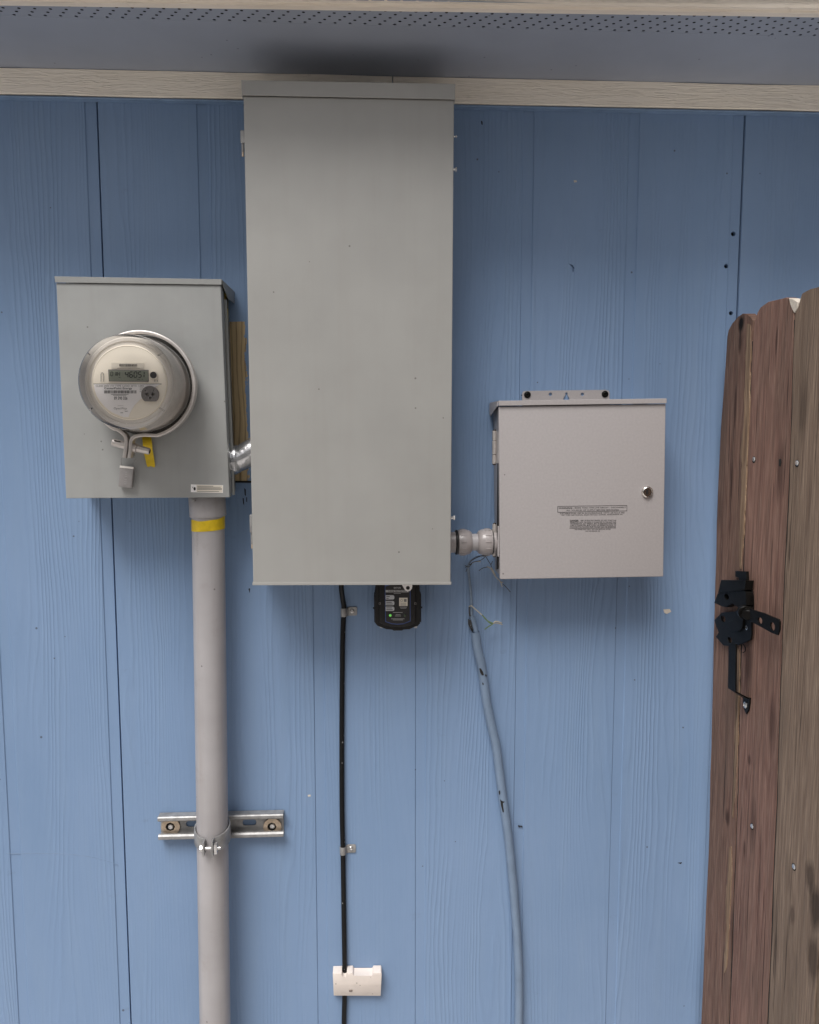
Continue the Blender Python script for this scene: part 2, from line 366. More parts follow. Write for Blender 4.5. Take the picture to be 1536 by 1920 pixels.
def spline(pts, n=8):
    pts = [Vector(p) for p in pts]; q = [2*pts[0]-pts[1]]+pts+[2*pts[-1]-pts[-2]]; out = []
    for i in range(1, len(q)-2):
        a, b, c, d = q[i-1:i+3]
        for k in range(n):
            t = k/n
            out.append(.5*((2*b)+(c-a)*t+(2*a-5*b+4*c-d)*t*t+(3*b-a-3*c+d)*t**3))
    out.append(pts[-1]); return out
def tube(bm, pts, r, seg=12, cap=True, wob=0.0):
    rs = r if isinstance(r, (list, tuple)) else [r]*len(pts)
    prev = None; rings = []
    for i, p in enumerate(pts):
        t = (pts[min(i+1, len(pts)-1)]-pts[max(i-1, 0)]).normalized()
        if prev is None: u = t.orthogonal().normalized()
        else: u = (prev-t*prev.dot(t)).normalized()
        prev = u; w = t.cross(u)
        rings.append([bm.verts.new(p+(u*math.cos(2*math.pi*k/seg)+w*math.sin(2*math.pi*k/seg))*rs[i]*(1+random.uniform(-wob, wob))) for k in range(seg)])
    for A, B in zip(rings, rings[1:]):
        for k in range(seg): bm.faces.new((A[k], A[(k+1) % seg], B[(k+1) % seg], B[k]))
    if cap: bm.faces.new(rings[0]); bm.faces.new(rings[-1])
def strap(bm, pts, wdir, width, th):
    """flat bar following pts; width along wdir, thickness in the plane of the path"""
    wdir = Vector(wdir).normalized(); rows = []
    for i, p in enumerate(pts):
        t = (pts[min(i+1, len(pts)-1)]-pts[max(i-1, 0)]).normalized(); n = t.cross(wdir).normalized()
        h = width/2; k = th/2
        rows.append([bm.verts.new(p+wdir*a+n*b) for a, b in ((-h, -k*.6), (-h*.93, -k), (h*.93, -k), (h, -k*.6), (h, k*.6), (h*.93, k), (-h*.93, k), (-h, k*.6))])
    for A, B in zip(rows, rows[1:]):
        for k in range(8): bm.faces.new((A[k], A[(k+1) % 8], B[(k+1) % 8], B[k]))
    bm.faces.new(rows[0]); bm.faces.new(rows[-1])
def curve_mesh(cu):
    o = bpy.data.objects.new('tmp', cu); COL.objects.link(o)
    dg = bpy.context.evaluated_depsgraph_get(); me = bpy.data.meshes.new_from_object(o.evaluated_get(dg))
    bpy.data.objects.remove(o); bpy.data.curves.remove(cu); return me
def circ(cx, cy, r, n=16, ry=None, a0=0): return [(cx+r*math.cos(a0+2*math.pi*i/n), cy+(ry or r)*math.sin(a0+2*math.pi*i/n)) for i in range(n)]
def plate(bm, loops, frame, th, bev=0.0):
    """flat plate with holes: loops of (u,v) metres, the first is the outline; frame = origin, u, v, normal; th along the normal"""
    cu = bpy.data.curves.new('tmp', 'CURVE'); cu.dimensions = '2D'; cu.fill_mode = 'BOTH'
    cu.extrude = max(th/2-bev, 1e-5); cu.bevel_depth = bev; cu.bevel_resolution = 1
    for lp in loops:
        s = cu.splines.new('POLY'); s.points.add(len(lp)-1); s.use_cyclic_u = True
        for q, (a, b) in zip(s.points, lp): q.co = (a, b, 0, 1)
    me = curve_mesh(cu); o, u, v, n = [Vector(k) for k in frame]
    me.transform(Matrix(((u.x, v.x, n.x, o.x+n.x*th/2), (u.y, v.y, n.y, o.y+n.y*th/2), (u.z, v.z, n.z, o.z+n.z*th/2), (0, 0, 0, 1))))
    bm.from_mesh(me); bpy.data.meshes.remove(me)
WF = lambda d: ((0, -d, 0), (1, 0, 0), (0, 0, 1), (0, -1, 0))           # wall-parallel frame at distance d, plate grows outwards
def uv(x, y, d): p = P(x, y, d); return (p.x, p.z)
def poly(pts, d): return [uv(x, y, d) for x, y in pts]
def rrect(x0, z0, x1, z1, r, n=4):
    out = []
    for cx, cz, a in ((x1-r, z1-r, 0), (x0+r, z1-r, 90), (x0+r, z0+r, 180), (x1-r, z0+r, 270)):
        for i in range(n+1): t = R(a+90*i/n); out.append((cx+r*math.cos(t), cz+r*math.sin(t)))
    return out
def text(bm, s, px, d, bold=0.0, slope=0.0, lift=.0003):
    """writing stretched into the pixel box x0,y0,x1,y1 on the plane at distance d"""
    cu = bpy.data.curves.new('tmp', 'FONT'); cu.body = s; cu.offset = bold; cu.resolution_u = 2
    me = curve_mesh(cu)
    if not me.vertices: return
    x0 = min(v.co.x for v in me.vertices); x1 = max(v.co.x for v in me.vertices)
    y0 = min(v.co.y for v in me.vertices); y1 = max(v.co.y for v in me.vertices)
    for v in me.vertices:
        a = (v.co.x-x0)/(x1-x0); b = (v.co.y-y0)/max(y1-y0, 1e-6)
        v.co = P(px[0]+(px[2]-px[0])*a, px[3]+(px[1]-px[3])*b+slope*a, d+lift)
    bm.from_mesh(me); bpy.data.meshes.remove(me)
def dash(bm, x0, x1, y, h, d, lift=.0003):
    slab(bm, [P(x0, y-h/2, d+lift), P(x1, y-h/2, d+lift), P(x1, y+h/2, d+lift), P(x0, y+h/2, d+lift)], (0, .0001, 0))
def barcode(bm, x0, x1, y0, y1, d, n):
    x = x0
    while x < x1:
        w = random.choice((.45, .6, .9))*(x1-x0)/n
        slab(bm, [P(x, y0, d+.0003), P(x+w, y0, d+.0003), P(x+w, y1, d+.0003), P(x, y1, d+.0003)], (0, .0001, 0)); x += w+random.choice((.45, .6, .8))*(x1-x0)/n
def quadpx(bm, px, d, th, bev=0.0, seg=2):
    """raised rectangle; four pixel corners TL,TR,BR,BL on the plane d, thickness th back towards the wall"""
    slab(bm, [P(x, y, d) for x, y in px], (0, th, 0), bev, seg)
def screw_head(bm, c, n, r, h=.002, seg=18):
    lathe(bm, [(r, 0), (r, h*.35), (r*.8, h*.8), (r*.45, h), (r*.40, h*.55), (0, h*.5)], c, n, seg)
NY = Vector((0, -1, 0))

# ================================================================== SETTING
def build_ground():
    bm = bmesh.new(); v = [bm.verts.new(p) for p in ((-150, -150, 0), (150, -150, 0), (150, 150, 0), (-150, 150, 0))]; bm.faces.new(v)
    me = finish(bm, 'ground', 0); me.materials.append(M['ground']); o = bpy.data.objects.new('ground', me); COL.objects.link(o); o['kind'] = 'structure'
build_ground()

def boolean_cut(me, cutters):
    o = bpy.data.objects.new('tmp', me); COL.objects.link(o)
    c = bpy.data.objects.new('tmpc', finish(cutters, 'tmpc', 0)); COL.objects.link(c)
    md = o.modifiers.new('b', 'BOOLEAN'); md.operation = 'DIFFERENCE'; md.solver = 'EXACT'; md.object = c
    dg = bpy.context.evaluated_depsgraph_get(); out = bpy.data.meshes.new_from_object(o.evaluated_get(dg))
    bpy.data.objects.remove(o); bpy.data.objects.remove(c); return out
def build_house():
    h = root('house', (0, .012, 0), 'house wall of blue wood-grain panels under a cream-trimmed eave', 'house')
    GW, GD = .023, .0019
    for k in (-1, 0, 1):
        x0, x1 = XL+6*SP*k, XL+6*SP*(k+1)
        prof = [(x0+.0012, .004), (x0+.0022, .0)]
        for i in range(1, 7):
            g = XL+6*SP*k+SP*i
            if i < 6: prof += [(g-GW, 0), (g-GW+.0016, GD), (g-.0016, GD), (g, 0)]
            else: prof += [(g-GW, 0), (g-GW+.0016, GD), (g-.0014, GD), (g-.0010, .005)]
        prof += [(prof[-1][0], .011), (x0+.0012, .011)]
        bm = bmesh.new(); zz = [.15, ZS+.02]
        rows = [[bm.verts.new((x, y, z)) for x, y in prof] for z in zz]; n = len(prof)
        for i in range(n): bm.faces.new((rows[0][i], rows[0][(i+1) % n], rows[1][(i+1) % n], rows[1][i]))
        bm.faces.new(rows[0]); bm.faces.new(rows[1])
        me = finish(bm, 'siding_panel', 20)
        if k == 0:
            cut = bmesh.new()
            for x, y, r in ((1376, 438, .0048), (1362, 499, .0045), (1371.5, 587, .0042)):
                c = P(x, y, 0); cyl(cut, c+Vector((0, -.02, 0)), c+Vector((0, .03, 0)), r, seg=14)
            c = P(1075, 500, 0)
            slab(cut, [P(x, y, .01) for x, y in ((1069, 492), (1076, 495), (1080, 500), (1078, 508), (1075, 506), (1075, 499))], (0, .0145, 0))
            me = boolean_cut(me, cut); 
            for q in me.polygons: q.use_smooth = False
        p = part('siding_panel', None, 'siding', h, me=me)
        if k == 0:
            for pts, m in (([(1244, 1143), (1256, 1142), (1259, 1147), (1250, 1151), (1246, 1149)], 'chip'), ([(1076, 338), (1081, 338), (1082, 341), (1077, 342)], 'chip'),
                           ([(577, 1491), (582, 1490), (583, 1493), (578, 1494)], 'chip'), ([(450, 1526), (457, 1527), (461, 1532), (455, 1533), (450, 1531)], 'white')):
                bm = bmesh.new(); slab(bm, [P(x, y, .0008) for x, y in pts], (0, .0014, 0)); part('paint_chip', bm, m, p)
            for pts in ([(902, 226), (905, 228), (905, 234), (903, 233)], [(971, 1548), (980, 1549), (979, 1552), (977, 1550), (973, 1551)], [(1271, 1618), (1279, 1617), (1277, 1620)], [(466, 1104), (469, 1103), (468, 1112)],
                        [(458, 915), (461, 918), (461, 930), (459, 928)], [(455, 934), (457, 934), (458, 948), (456, 944)], [(462, 932), (463.5, 933), (463.5, 942), (462, 940)]):
                bm = bmesh.new(); slab(bm, [P(x, y, .0006) for x, y in pts], (0, .0012, 0)); part('nick', bm, 'dark', p)
    bm = bmesh.new(); tube(bm, spline([P(12, 1600, .0001), P(110, 1600.5, .0001), P(165, 1606, .0001), P(205, 1616, .0001), P(221, 1622, .0001)], 6), .0005, 6); part('scratch', bm, 'blue', h)
    bm = bmesh.new(); slab(bm, [P(437, 901.5, .0009), P(478, 901.5, .0009), P(478, 905.5, .0009), P(437, 905, .0009)], (0, .0016, 0)); part('paint_gap', bm, 'dark', h)
    X0, X1 = XL-6*SP, XR+6*SP
    bm = bmesh.new(); box(bm, X0, X1, .012, .10, .15, ZS+.3); part('sheathing', bm, 'paper', h)
    bm = bmesh.new(); box(bm, X0, X1, .004, .12, -.05, .1495); part('foundation', bm, 'concrete', h)
    # frieze board: two lengths, slightly uneven edge
    for a, b_, j in ((X0, P(455, 165, .019).x+.28, 0), (P(455, 165, .019).x+.282, X1, 1)):
        bm = bmesh.new(); n = 60; rows = []
        for i in range(n+1):
            x = a+(b_-a)*i/n; e = mnoise.noise(Vector((x*6, 3, 0)))*.0013; zb = 2.2215+e
            rows.append([bm.verts.new(q) for q in ((x, -.0185, zb+.0015), (x, -.0195+mnoise.noise(Vector((x*4, 0, 5)))*.0006, ZS-.001+mnoise.noise(Vector((x*5, 8, 0)))*.0012), (x, -.0003, ZS-.001), (x, -.0003, zb), (x, -.017, zb))])
        for A, B in zip(rows, rows[1:]):
            for k in range(5): bm.faces.new((A[k], A[(k+1) % 5], B[(k+1) % 5], B[k]))
        bm.faces.new(rows[0]); bm.faces.new(rows[-1]); part('frieze_board', bm, 'frieze', h, 25)
    bm = bmesh.new(); box(bm, X0, X1, -.0172, -.0002, 2.2165, 2.2198, .0008, 1); part('frieze_edge_paint', bm, 'blue', h)
    # eave: plain soffit sheet, then the perforated strip, then the fascia
    ROW0, PIT, UP_ = .2085, .0104, .0245
    bm = bmesh.new(); box(bm, X0, X1, -ROW0+.0042, .002, ZS, ZS+.003); sf = part('soffit', bm, 'soffit', h)
    bm = bmesh.new(); nr = 8; hy = PIT/2
    for r in range(nr):
        yc = -ROW0-PIT*r-.0010; n = int((X1-X0)/UP_)
        for i in range(n):
            xc = X0+UP_*(i+.5)+(r % 3)*UP_/3
            out = [(xc+UP_/2*a, yc+hy*b) for a, b in ((1, 0), (1, 1), (0, 1), (-1, 1), (-1, 0), (-1, -1), (0, -1), (1, -1))]
            inn = [(xc+.0027*math.cos(R(45*q)), yc+.0024*math.sin(R(45*q))) for q in range(8)]
            o = [bm.verts.new((x, y, ZS+.0002)) for x, y in out]; q_ = [bm.verts.new((x, y, ZS+.0002)) for x, y in inn]
            for q in range(8): bm.faces.new((o[q], o[(q+1) % 8], q_[(q+1) % 8], q_[q]))
    vs_ = part('vent_strip', bm, 'soffit', h, 0); vs_['kind'] = 'stuff'
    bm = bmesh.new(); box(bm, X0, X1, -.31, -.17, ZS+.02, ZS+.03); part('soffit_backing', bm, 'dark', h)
    def fy(x): return -(.2585+.0230*x)            # inner face of the fascia, not quite parallel to the wall
    bm = bmesh.new(); n = 90; rows = []
    for i in range(n+1):
        x = X0+(X1-X0)*i/n; e = mnoise.noise(Vector((x*9, 1, 0)))*.0012+mnoise.noise(Vector((x*40, 1, 0)))*.0005; y = fy(x)
        rows.append([bm.verts.new(q) for q in ((x, y+e, ZS-.004), (x, y-.013, ZS-.0045), (x, y-.0145, ZS-.001), (x, y-.0215, ZS-.0012), (x, y-.023, ZS+.002), (x, y-.023, ZS+.15), (x, y, ZS+.15))])
    for A, B in zip(rows, rows[1:]):
        for k in range(7): bm.faces.new((A[k], A[(k+1) % 7], B[(k+1) % 7], B[k]))
    bm.faces.new(rows[0]); bm.faces.new(rows[-1]); part('fascia_board', bm, 'fascia', h, 25)
    bm = bmesh.new(); yb = fy(X1)-.035
    slab(bm, [(X0, yb, ZS+.152), (X0, 1.5, ZS+.152+.55), (X0, 1.5, ZS+.172+.55), (X0, yb, ZS+.172)], (X1-X0, 0, 0)); part('roof', bm, 'shingle', h)
build_house()

# house shape added out of view behind the camera: it hides the low sky, so the wall is lit from above
def build_sky_blocker():
    c = root('sky_blocker', (0, -6.5, 0), 'unseen pale house shape added behind the viewer to block low sky', 'house')
    bm = bmesh.new(); box(bm, -9, 9, -12, -6.2, -.05, 3.0); part('wall', bm, 'blockerwall', c)
    bm = bmesh.new(); slab(bm, [(-9.4, -5.75, 2.95), (-9.4, -5.75, 3.10), (-9.4, -9.1, 4.8), (-9.4, -12.4, 3.10), (-9.4, -12.4, 2.95)], (18.8, 0, 0)); part('roof', bm, 'shingle', c)
    for x, z in ((-5.5, 1.0), (4.5, 1.0)):
        bm = bmesh.new(); box(bm, x, x+1.1, -6.199, -6.14, z, z+1.2, .01, 1); w = part('window', bm, 'white', c)
        bm = bmesh.new(); box(bm, x+.08, x+1.02, -6.1395, -6.13, z+.08, z+1.12); part('pane', bm, 'pane', w)
build_sky_blocker()

# ================================================================== TALL CABINET (main breaker panel)
DC = .15
def corners(px, d): return [P(x, y, d) for x, y in px]
def metal_box(bm, tl, tr, br, bl, d, back=.0012, bev=.0016):
    f = corners((bl, br, tr, tl), d); x0 = (f[0].x+f[3].x)/2; 
    hexa(bm, [tuple(q) for q in f]+[(q.x, -back, q.z) for q in f], bev, 2)
def build_tall():
    c = root('breaker_cabinet', (P(660, 1096, DC).x, 0, P(660, 1096, DC).z), 'tall grey metal breaker cabinet hanging in the middle of the blue wall', 'cabinet')
    bm = bmesh.new(); metal_box(bm, (460, 183), (848, 190), (841, 1092), (479, 1092), DC-.018); part('body', bm, 'cab', c)
    bm = bmesh.new(); quadpx(bm, [(456.5, 179.5), (851.5, 187), (845, 1095.5), (475, 1096.5)], DC, .0165, .0016, 3); dr = part('door', bm, 'cab', c)
    bm = bmesh.new(); f = [P(473.5, 1091.5, DC+.0004), P(846.5, 1091, DC+.0004), P(846.5, 1096.5, DC+.0004), P(473.5, 1097.5, DC+.0004)]; slab(bm, f, (0, .010, 0), .0007); part('bottom_flange', bm, 'cab', c)
    # hood with a folded front lip
    bm = bmesh.new(); a, b_, e, g = P(452.5, 150, DC+.004), P(854, 157, DC+.004), P(853, 186.5, DC+.004), P(453.5, 178.5, DC+.004)
    hexa(bm, [tuple(g), tuple(e), tuple(b_), tuple(a), (g.x, g.y+.0016, g.z), (e.x, e.y+.0016, e.z), (b_.x, b_.y+.0016, b_.z), (a.x, a.y+.0016, a.z)], .0005, 1)
    hexa(bm, [(a.x, a.y+.0017, a.z-.0016), (b_.x, b_.y+.0017, b_.z-.0016), (b_.x, b_.y+.0017, b_.z), (a.x, a.y+.0017, a.z), (a.x, -.0225, a.z-.0016), (b_.x, -.0225, b_.z-.0016), (b_.x, -.0225, b_.z), (a.x, -.0225, a.z)])
    for s, p, q in ((1, a, g), (-1, b_, e)):
        xs = (p.x, p.x+s*.0014); box(bm, min(xs), max(xs), -.0225, p.y+.0017, q.z, p.z-.0017)
    part('hood', bm, 'cab', c)
    for y0, y1, x in ((246, 285, 456), (965, 1020, 473)):
        bm = bmesh.new(); p, q = P(x, y0, DC-.012), P(x, y1, DC-.012)
        box(bm, p.x-.0042, p.x+.006, -(DC-.007), -(DC-.011), q.z+.4*(p.z-q.z), p.z, .0006, 1)
        cyl(bm, (p.x-.0012, -(DC-.013), q.z), (p.x-.0012, -(DC-.013), p.z), .0024, seg=10)
        hg = part('hinge', bm, 'galv', c)
        bm = bmesh.new(); cyl(bm, (p.x-.0010, -(DC-.011), q.z-.008), (p.x-.0010, -(DC-.011), q.z-.0005), .0019, seg=10); part('pin', bm, 'brass', hg)
    for x, y, r in ((849.5, 318, .0040), (846.5, 971, .0044), (850, 256, .0022)):
        bm = bmesh.new(); p = P(x, y, DC-.010); v = Vector((1, 0, 0))
        cyl(bm, p-v*.004, p+v*.0035, r*.55, seg=10); cyl(bm, p+v*.0035, p+v*.0068, r, seg=6, bev=.0005); part('side_screw', bm, 'zinc', c)
build_tall()

# ================================================================== METER BOX, METER, SEALING RING
DM = .115
def build_meter_box():
    c = root('meter_box', (P(277, 934, DM).x, 0, P(277, 934, DM).z), 'squat grey metal meter box with round glass meter on its front', 'meter box')
    bm = bmesh.new(); metal_box(bm, (111, 533), (411, 537), (425, 929), (128, 931), DM-.012); part('body', bm, 'mbox', c)
    bm = bmesh.new(); quadpx(bm, [(105.5, 530.5), (414, 534.5), (430.5, 932.5), (124, 934.5)], DM, .0235, .0014, 3); fc = part('front_cover', bm, 'mbox', c)
    for sx, ang in ((430.5, 0),):
        a, b_ = P(414, 534.5, DM), P(430.5, 932.5, DM)
        bm = bmesh.new(); hexa(bm, [(b_.x-.0005, b_.y+.033, b_.z+.002), (b_.x+.004, b_.y+.033, b_.z+.002), (a.x+.004, a.y+.033, a.z-.02), (a.x-.0005, a.y+.033, a.z-.02),
                                    (b_.x-.0005, b_.y+.038, b_.z+.002), (b_.x+.004, b_.y+.038, b_.z+.002), (a.x+.004, a.y+.038, a.z-.02), (a.x-.0005, a.y+.038, a.z-.02)], .0005, 1)
        part('side_flange', bm, 'mbox', c)
    bm = bmesh.new(); a, b_, e, g = P(102, 518, DM+.003), P(415.5, 523.5, DM+.003), P(415.5, 534, DM+.003), P(103.5, 529.5, DM+.003)
    hexa(bm, [tuple(g), tuple(e), tuple(b_), tuple(a)]+[(q.x, q.y+.0018, q.z) for q in (g, e, b_, a)], .0005, 1)
    hexa(bm, [(a.x, a.y+.0019, a.z-.0015), (b_.x, b_.y+.0019, b_.z-.0015), (b_.x, b_.y+.0019, b_.z), (a.x, a.y+.0019, a.z), (a.x, -.001, a.z-.0015), (b_.x+.002, -.001, b_.z-.0015), (b_.x+.002, -.001, b_.z), (a.x, -.001, a.z)])
    slab(bm, [(b_.x, b_.y+.0019, b_.z-.0016), (b_.x+.002, -.001, b_.z-.0016), (b_.x+.002, -.001, b_.z-.024), (b_.x, -.06, b_.z-.024), (b_.x, b_.y+.012, e.z)], (.0014, 0, 0))
    part('hood', bm, 'mbox', c)
    # sticker with a pictogram and small print
    bm = bmesh.new(); quadpx(bm, [(358, 908.2), (418.5, 909.8), (418.2, 924.3), (358, 922.8)], DM+.0004, .0006); st = part('sticker', bm, 'white', c, 0)
    bm = bmesh.new(); quadpx(bm, [(368.6, 909), (417.6, 910.3), (417.3, 923.6), (368.6, 922.3)], DM+.0007, .0004); part('sticker_panel', bm, 'cream2', st, 0)
    bm = bmesh.new()
    for y, w in ((911.6, 30), (913.6, 44), (916.0, 46), (917.8, 46), (921.4, 41)): dash(bm, 370, 370+w, y, .75, DM+.0005, .0004)
    slab(bm, [P(x, y, DM+.0009) for x, y in ((363, 916), (364.2, 913.2), (366.5, 914), (367.3, 917), (366, 919.6), (363.6, 919))], (0, .0002, 0))
    slab(bm, [P(x, y, DM+.0009) for x, y in ((360, 912.2), (361.8, 913.6), (362.2, 916.5), (361.4, 914.6))], (0, .0002, 0))
    part('sticker_print', bm, 'ink', st, 0)['kind'] = 'stuff'
    # yellow label on the shaded right side
    xs = P(411, 537, DM-.012).x
    bm = bmesh.new(); box(bm, xs+.0002, xs+.0010, -.050, -.020, P(430, 600, .03).z, P(430, 553, .03).z)
    yl = part('side_label', bm, 'yellow', c, 0)
    bm = bmesh.new()
    for i in range(3): box(bm, xs+.0011, xs+.0014, -.046+.009*i, -.041+.009*i, P(430, 578, .03).z, P(430, 558, .03).z)
    part('side_label_print', bm, 'ink', yl, 0)['kind'] = 'stuff'
    for x, y in ((421, 905), (128, 528)):
        pass
    # little screws and rivets
    bm = bmesh.new(); screw_head(bm, P(363, 934.5, DM-.02)+Vector((0, 0, -.002)), (0, -.3, -1), .0045, .004); part('bottom_screw', bm, 'galv', c)
build_meter_box()

MC = Vector(((P(267, 722, .15).x+P(235, 716, .25).x)/2, 0, (P(267, 722, .15).z+P(235, 716, .25).z)/2))
DF = .2275                                  # plane of the meter's printed face
def build_meter():
    c = root('electricity_meter', (MC.x, -DM, MC.z-.09), 'round glass-domed electricity meter with digital readout on the meter box', 'electricity meter')
    bm = bmesh.new(); lathe(bm, [(.070, .1155), (.0885, .1155), (.0885, .1330), (.0800, .1335), (.0795, .150), (.070, .150)], MC, NY, 72, False); part('base', bm, 'wirek', c)
    bm = bmesh.new(); lathe(bm, [(.0800, .1345), (.0785, .190), (.0765, .218), (.0735, .2245), (.0690, .2250), (.0675, .2235), (.0625, .2230), (.0, .2225)], MC, NY, 72, False); part('inner_body', bm, 'greyplastic', c)
    bm = bmesh.new(); lathe(bm, [(.0622, .2226), (.0618, .2262), (.0605, .2272), (.0598, DF-.0008), (0, DF-.0008)], MC, NY, 72, False); bz = part('bezel', bm, 'cream', c)
    # clear cover: hazy side wall, clear front with a raised rim
    bm = bmesh.new(); lathe(bm, [(.0865, .1345), (.0865, .1400), (.0838, .1425), (.0815, .190), (.0795, .228), (.0782, .2400)], MC, NY, 96, False); cv = part('cover_side', bm, 'frost', c)
    bm = bmesh.new(); lathe(bm, [(.0782, .2400), (.0770, .2462), (.0735, .2500), (.0690, .2500), (.0682, .2478), (.0650, .2474), (.0642, .2490), (.0, .2492)], MC, NY, 96, False); cf = part('cover_front', bm, 'glass', c)
    for a in (38, 142, 218, 322):
        u = Vector((math.cos(R(a)), 0, math.sin(R(a))))
        bm = bmesh.new(); w = u.cross(NY)
        p = MC+u*.0690+NY*.2505; q = MC+u*.0775+NY*.2435
        slab(bm, [p-w*.0012, p+w*.0012, q+w*.0014, q-w*.0014], NY*.0012, .0003, 1); part('rim_rib', bm, 'glass', cf)
    # printed faces
    d = DF
    def clip(px, r=.0585):
        out = []
        for x, y in px:
            p = P(x, y, d); v = Vector((p.x-MC.x, 0, p.z-MC.z))
            if v.length > r: v = v.normalized()*r
            out.append(MC+v+NY*d)
        return out
    lower = [(170, 720.5), (300, 720.5), (289, 727), (276, 739), (262, 750), (252, 760), (245, 772), (241, 782), (232, 782), (222, 778), (212, 774), (203, 768), (195, 760), (188, 752), (182, 743), (178, 733)]
    pts = clip(lower); bm = bmesh.new(); slab(bm, pts, (0, .0005, 0)); part('nameplate', bm, 'white', bz, 0)
    bm = bmesh.new(); slab(bm, clip([(172, 719.4), (303, 719.4), (303, 720.6), (172, 720.6)], .0590), (0, .0006, 0)); part('plate_line', bm, 'inkgrey', bz, 0)
    bm = bmesh.new(); quadpx(bm, [(209, 680), (270, 680.3), (270, 691.5), (209, 691)], d+.0002, .0008); part('top_label', bm, 'cream2', bz, 0)
    bm = bmesh.new(); barcode(bm, 224, 257, 682.6, 686.8, d+.0002, 34); dash(bm, 226, 256, 688.0, .5, d+.0002); dash(bm, 220, 262, 690.3, .45, d+.0002)
    barcode(bm, 195.5, 254.5, 732.0, 737.6, d, 34)
    for x0, x1, y in ((208, 241, 739.6), (212, 237, 741.1)): dash(bm, x0, x1, y, .6, d)
    text(bm, 'CenterPoint Energy', (195.5, 726.0, 248, 731.0), d, .012)
    text(bm, '89 390 326', (214, 743.5, 239, 749.5), d, .01)
    part('face_print', bm, 'ink', bz, 0)['kind'] = 'stuff'
    bm = bmesh.new(); text(bm, 'CL200 240V 3W TYPE C2S0D 30TA 1.0Kh', (179.5, 721.8, 270, 725.2), d, .004)
    text(bm, 'OpenWay', (213.5, 763.6, 238, 769.0), d); text(bm, 'powered by', (221, 759.9, 231.5, 761.7), d); dash(bm, 226, 231, 774.0, 1.0, d)
    for y in (727.5, 731, 734.5): dash(bm, 262, 269, y, .8, d)
    slab(bm, [P(x, y, d+.0003) for x, y in ((232, 769.8), (236, 770.8), (240, 770.4), (240, 771.2), (236, 771.9))], (0, .0001, 0))
    part('face_small_print', bm, 'inkgrey', bz, 0)['kind'] = 'stuff'
    # display with seven-segment figures
    bm = bmesh.new(); quadpx(bm, [(202.6, 692.6), (278.4, 693.4), (278.8, 715.8), (204.0, 715.0)], d+.0006, .0016, .0004, 1); lf = part('display_frame', bm, 'portgrey', bz)
    bm = bmesh.new(); quadpx(bm, [(204.4, 694.2), (277.2, 694.9), (277.4, 714.4), (205.4, 713.8)], d+.0009, .0006); ld = part('display', bm, 'lcd', lf, 0)
    SEG = {'0': 'abcdef', '1': 'bc', '4': 'bcfg', '5': 'acdfg', '6': 'acdefg', 'H': 'bcefg', 'I': 'ef'}
    def digit(bm, ch, x, y, w, h, t):
        L = {'a': ((0, 0), (1, 0)), 'b': ((1, 0), (1, .5)), 'c': ((1, .5), (1, 1)), 'd': ((0, 1), (1, 1)), 'e': ((0, .5), (0, 1)), 'f': ((0, 0), (0, .5)), 'g': ((0, .5), (1, .5))}
        for s in SEG[ch]:
            (a, b_), (e, g) = L[s]; x0, y0, x1, y1 = x+a*w, y+b_*h, x+e*w, y+g*h
            if x0 == x1: q = [(x0-t/2, y0+.4), (x0+t/2, y0+.4), (x0+t/2, y1-.4), (x0-t/2, y1-.4)]
            else: q = [(x0+.4, y0-t/2), (x1-.4, y0-t/2), (x1-.4, y0+t/2), (x0+.4, y0+t/2)]
            slab(bm, [P(u-(v-705)*.05, v, d+.0013) for u, v in q], (0, .0002, 0))
    bm = bmesh.new()
    for ch, x in (('0', 207.5), ('I', 216.8), ('I', 218.6), ('H', 220.4)): digit(bm, ch, x, 697.5, 4.0 if ch != 'I' else 0, 7.2, 1.35)
    for ch, x in (('4', 235), ('6', 243.2), ('0', 251.4), ('5', 259.6), ('1', 265)): digit(bm, ch, x, 697.2, 5.2, 10.4, 1.9)
    dash(bm, 222.5, 226, 707.5, .9, d+.0009, .0004); dash(bm, 257, 262.5, 711.2, .9, d+.0009, .0004); dash(bm, 266, 268, 711.2, .9, d+.0009, .0004)
    part('display_figures', bm, 'lcdink', ld, 0)['kind'] = 'stuff'
    # optical port, button and clip marks
    bm = bmesh.new(); p = P(288.3, 703.5, d); lathe(bm, [(.0072, 0), (.0072, .0022), (.0060, .0026), (.0056, .0018)], p, NY, 28, False); bt = part('button_rim', bm, 'cream', bz)
    bm = bmesh.new(); lathe(bm, [(.0056, 0), (.0054, .0020), (0, .0022)], p, NY, 28, False); part('button', bm, 'ink', bt)
    bm = bmesh.new(); p = P(283, 740, d); r = .0138
    q = [(p.x+r*math.cos(t), p.z+max(r*math.sin(t), -r*.78)) for t in [2*math.pi*i/40 for i in range(40)]]
    holes = [[(p.x+dx+hr*math.cos(2*math.pi*i/14), p.z+dz+hr*math.sin(2*math.pi*i/14)) for i in range(14)] for dx, dz, hr in ((-.0045, .0005, .0030), (.0050, .0005, .0030), (.0005, -.0055, .0022), (-.0065, .0072, .0014), (.0070, .0072, .0014))]
    plate(bm, [q]+holes, WF(d+.0005), .0062, .0005); op = part('optical_port', bm, 'portgrey', bz)
    bm = bmesh.new()
    for x in (189.0, 193.8): slab(bm, [P(x, 702, d+.0004), P(x+.9, 702, d+.0004), P(x+.9, 715.5, d+.0004), P(x, 715.5, d+.0004)], (0, .0002, 0))
    for i in range(10):
        a, b_ = R(180*i/10), R(180*(i+1)/10)
        slab(bm, [P(191.8+k*math.cos(t), 702-k*1.3*math.sin(t), d+.0004) for k, t in ((2.8, a), (2.8, b_), (1.9, b_), (1.9, a))], (0, .0002, 0))
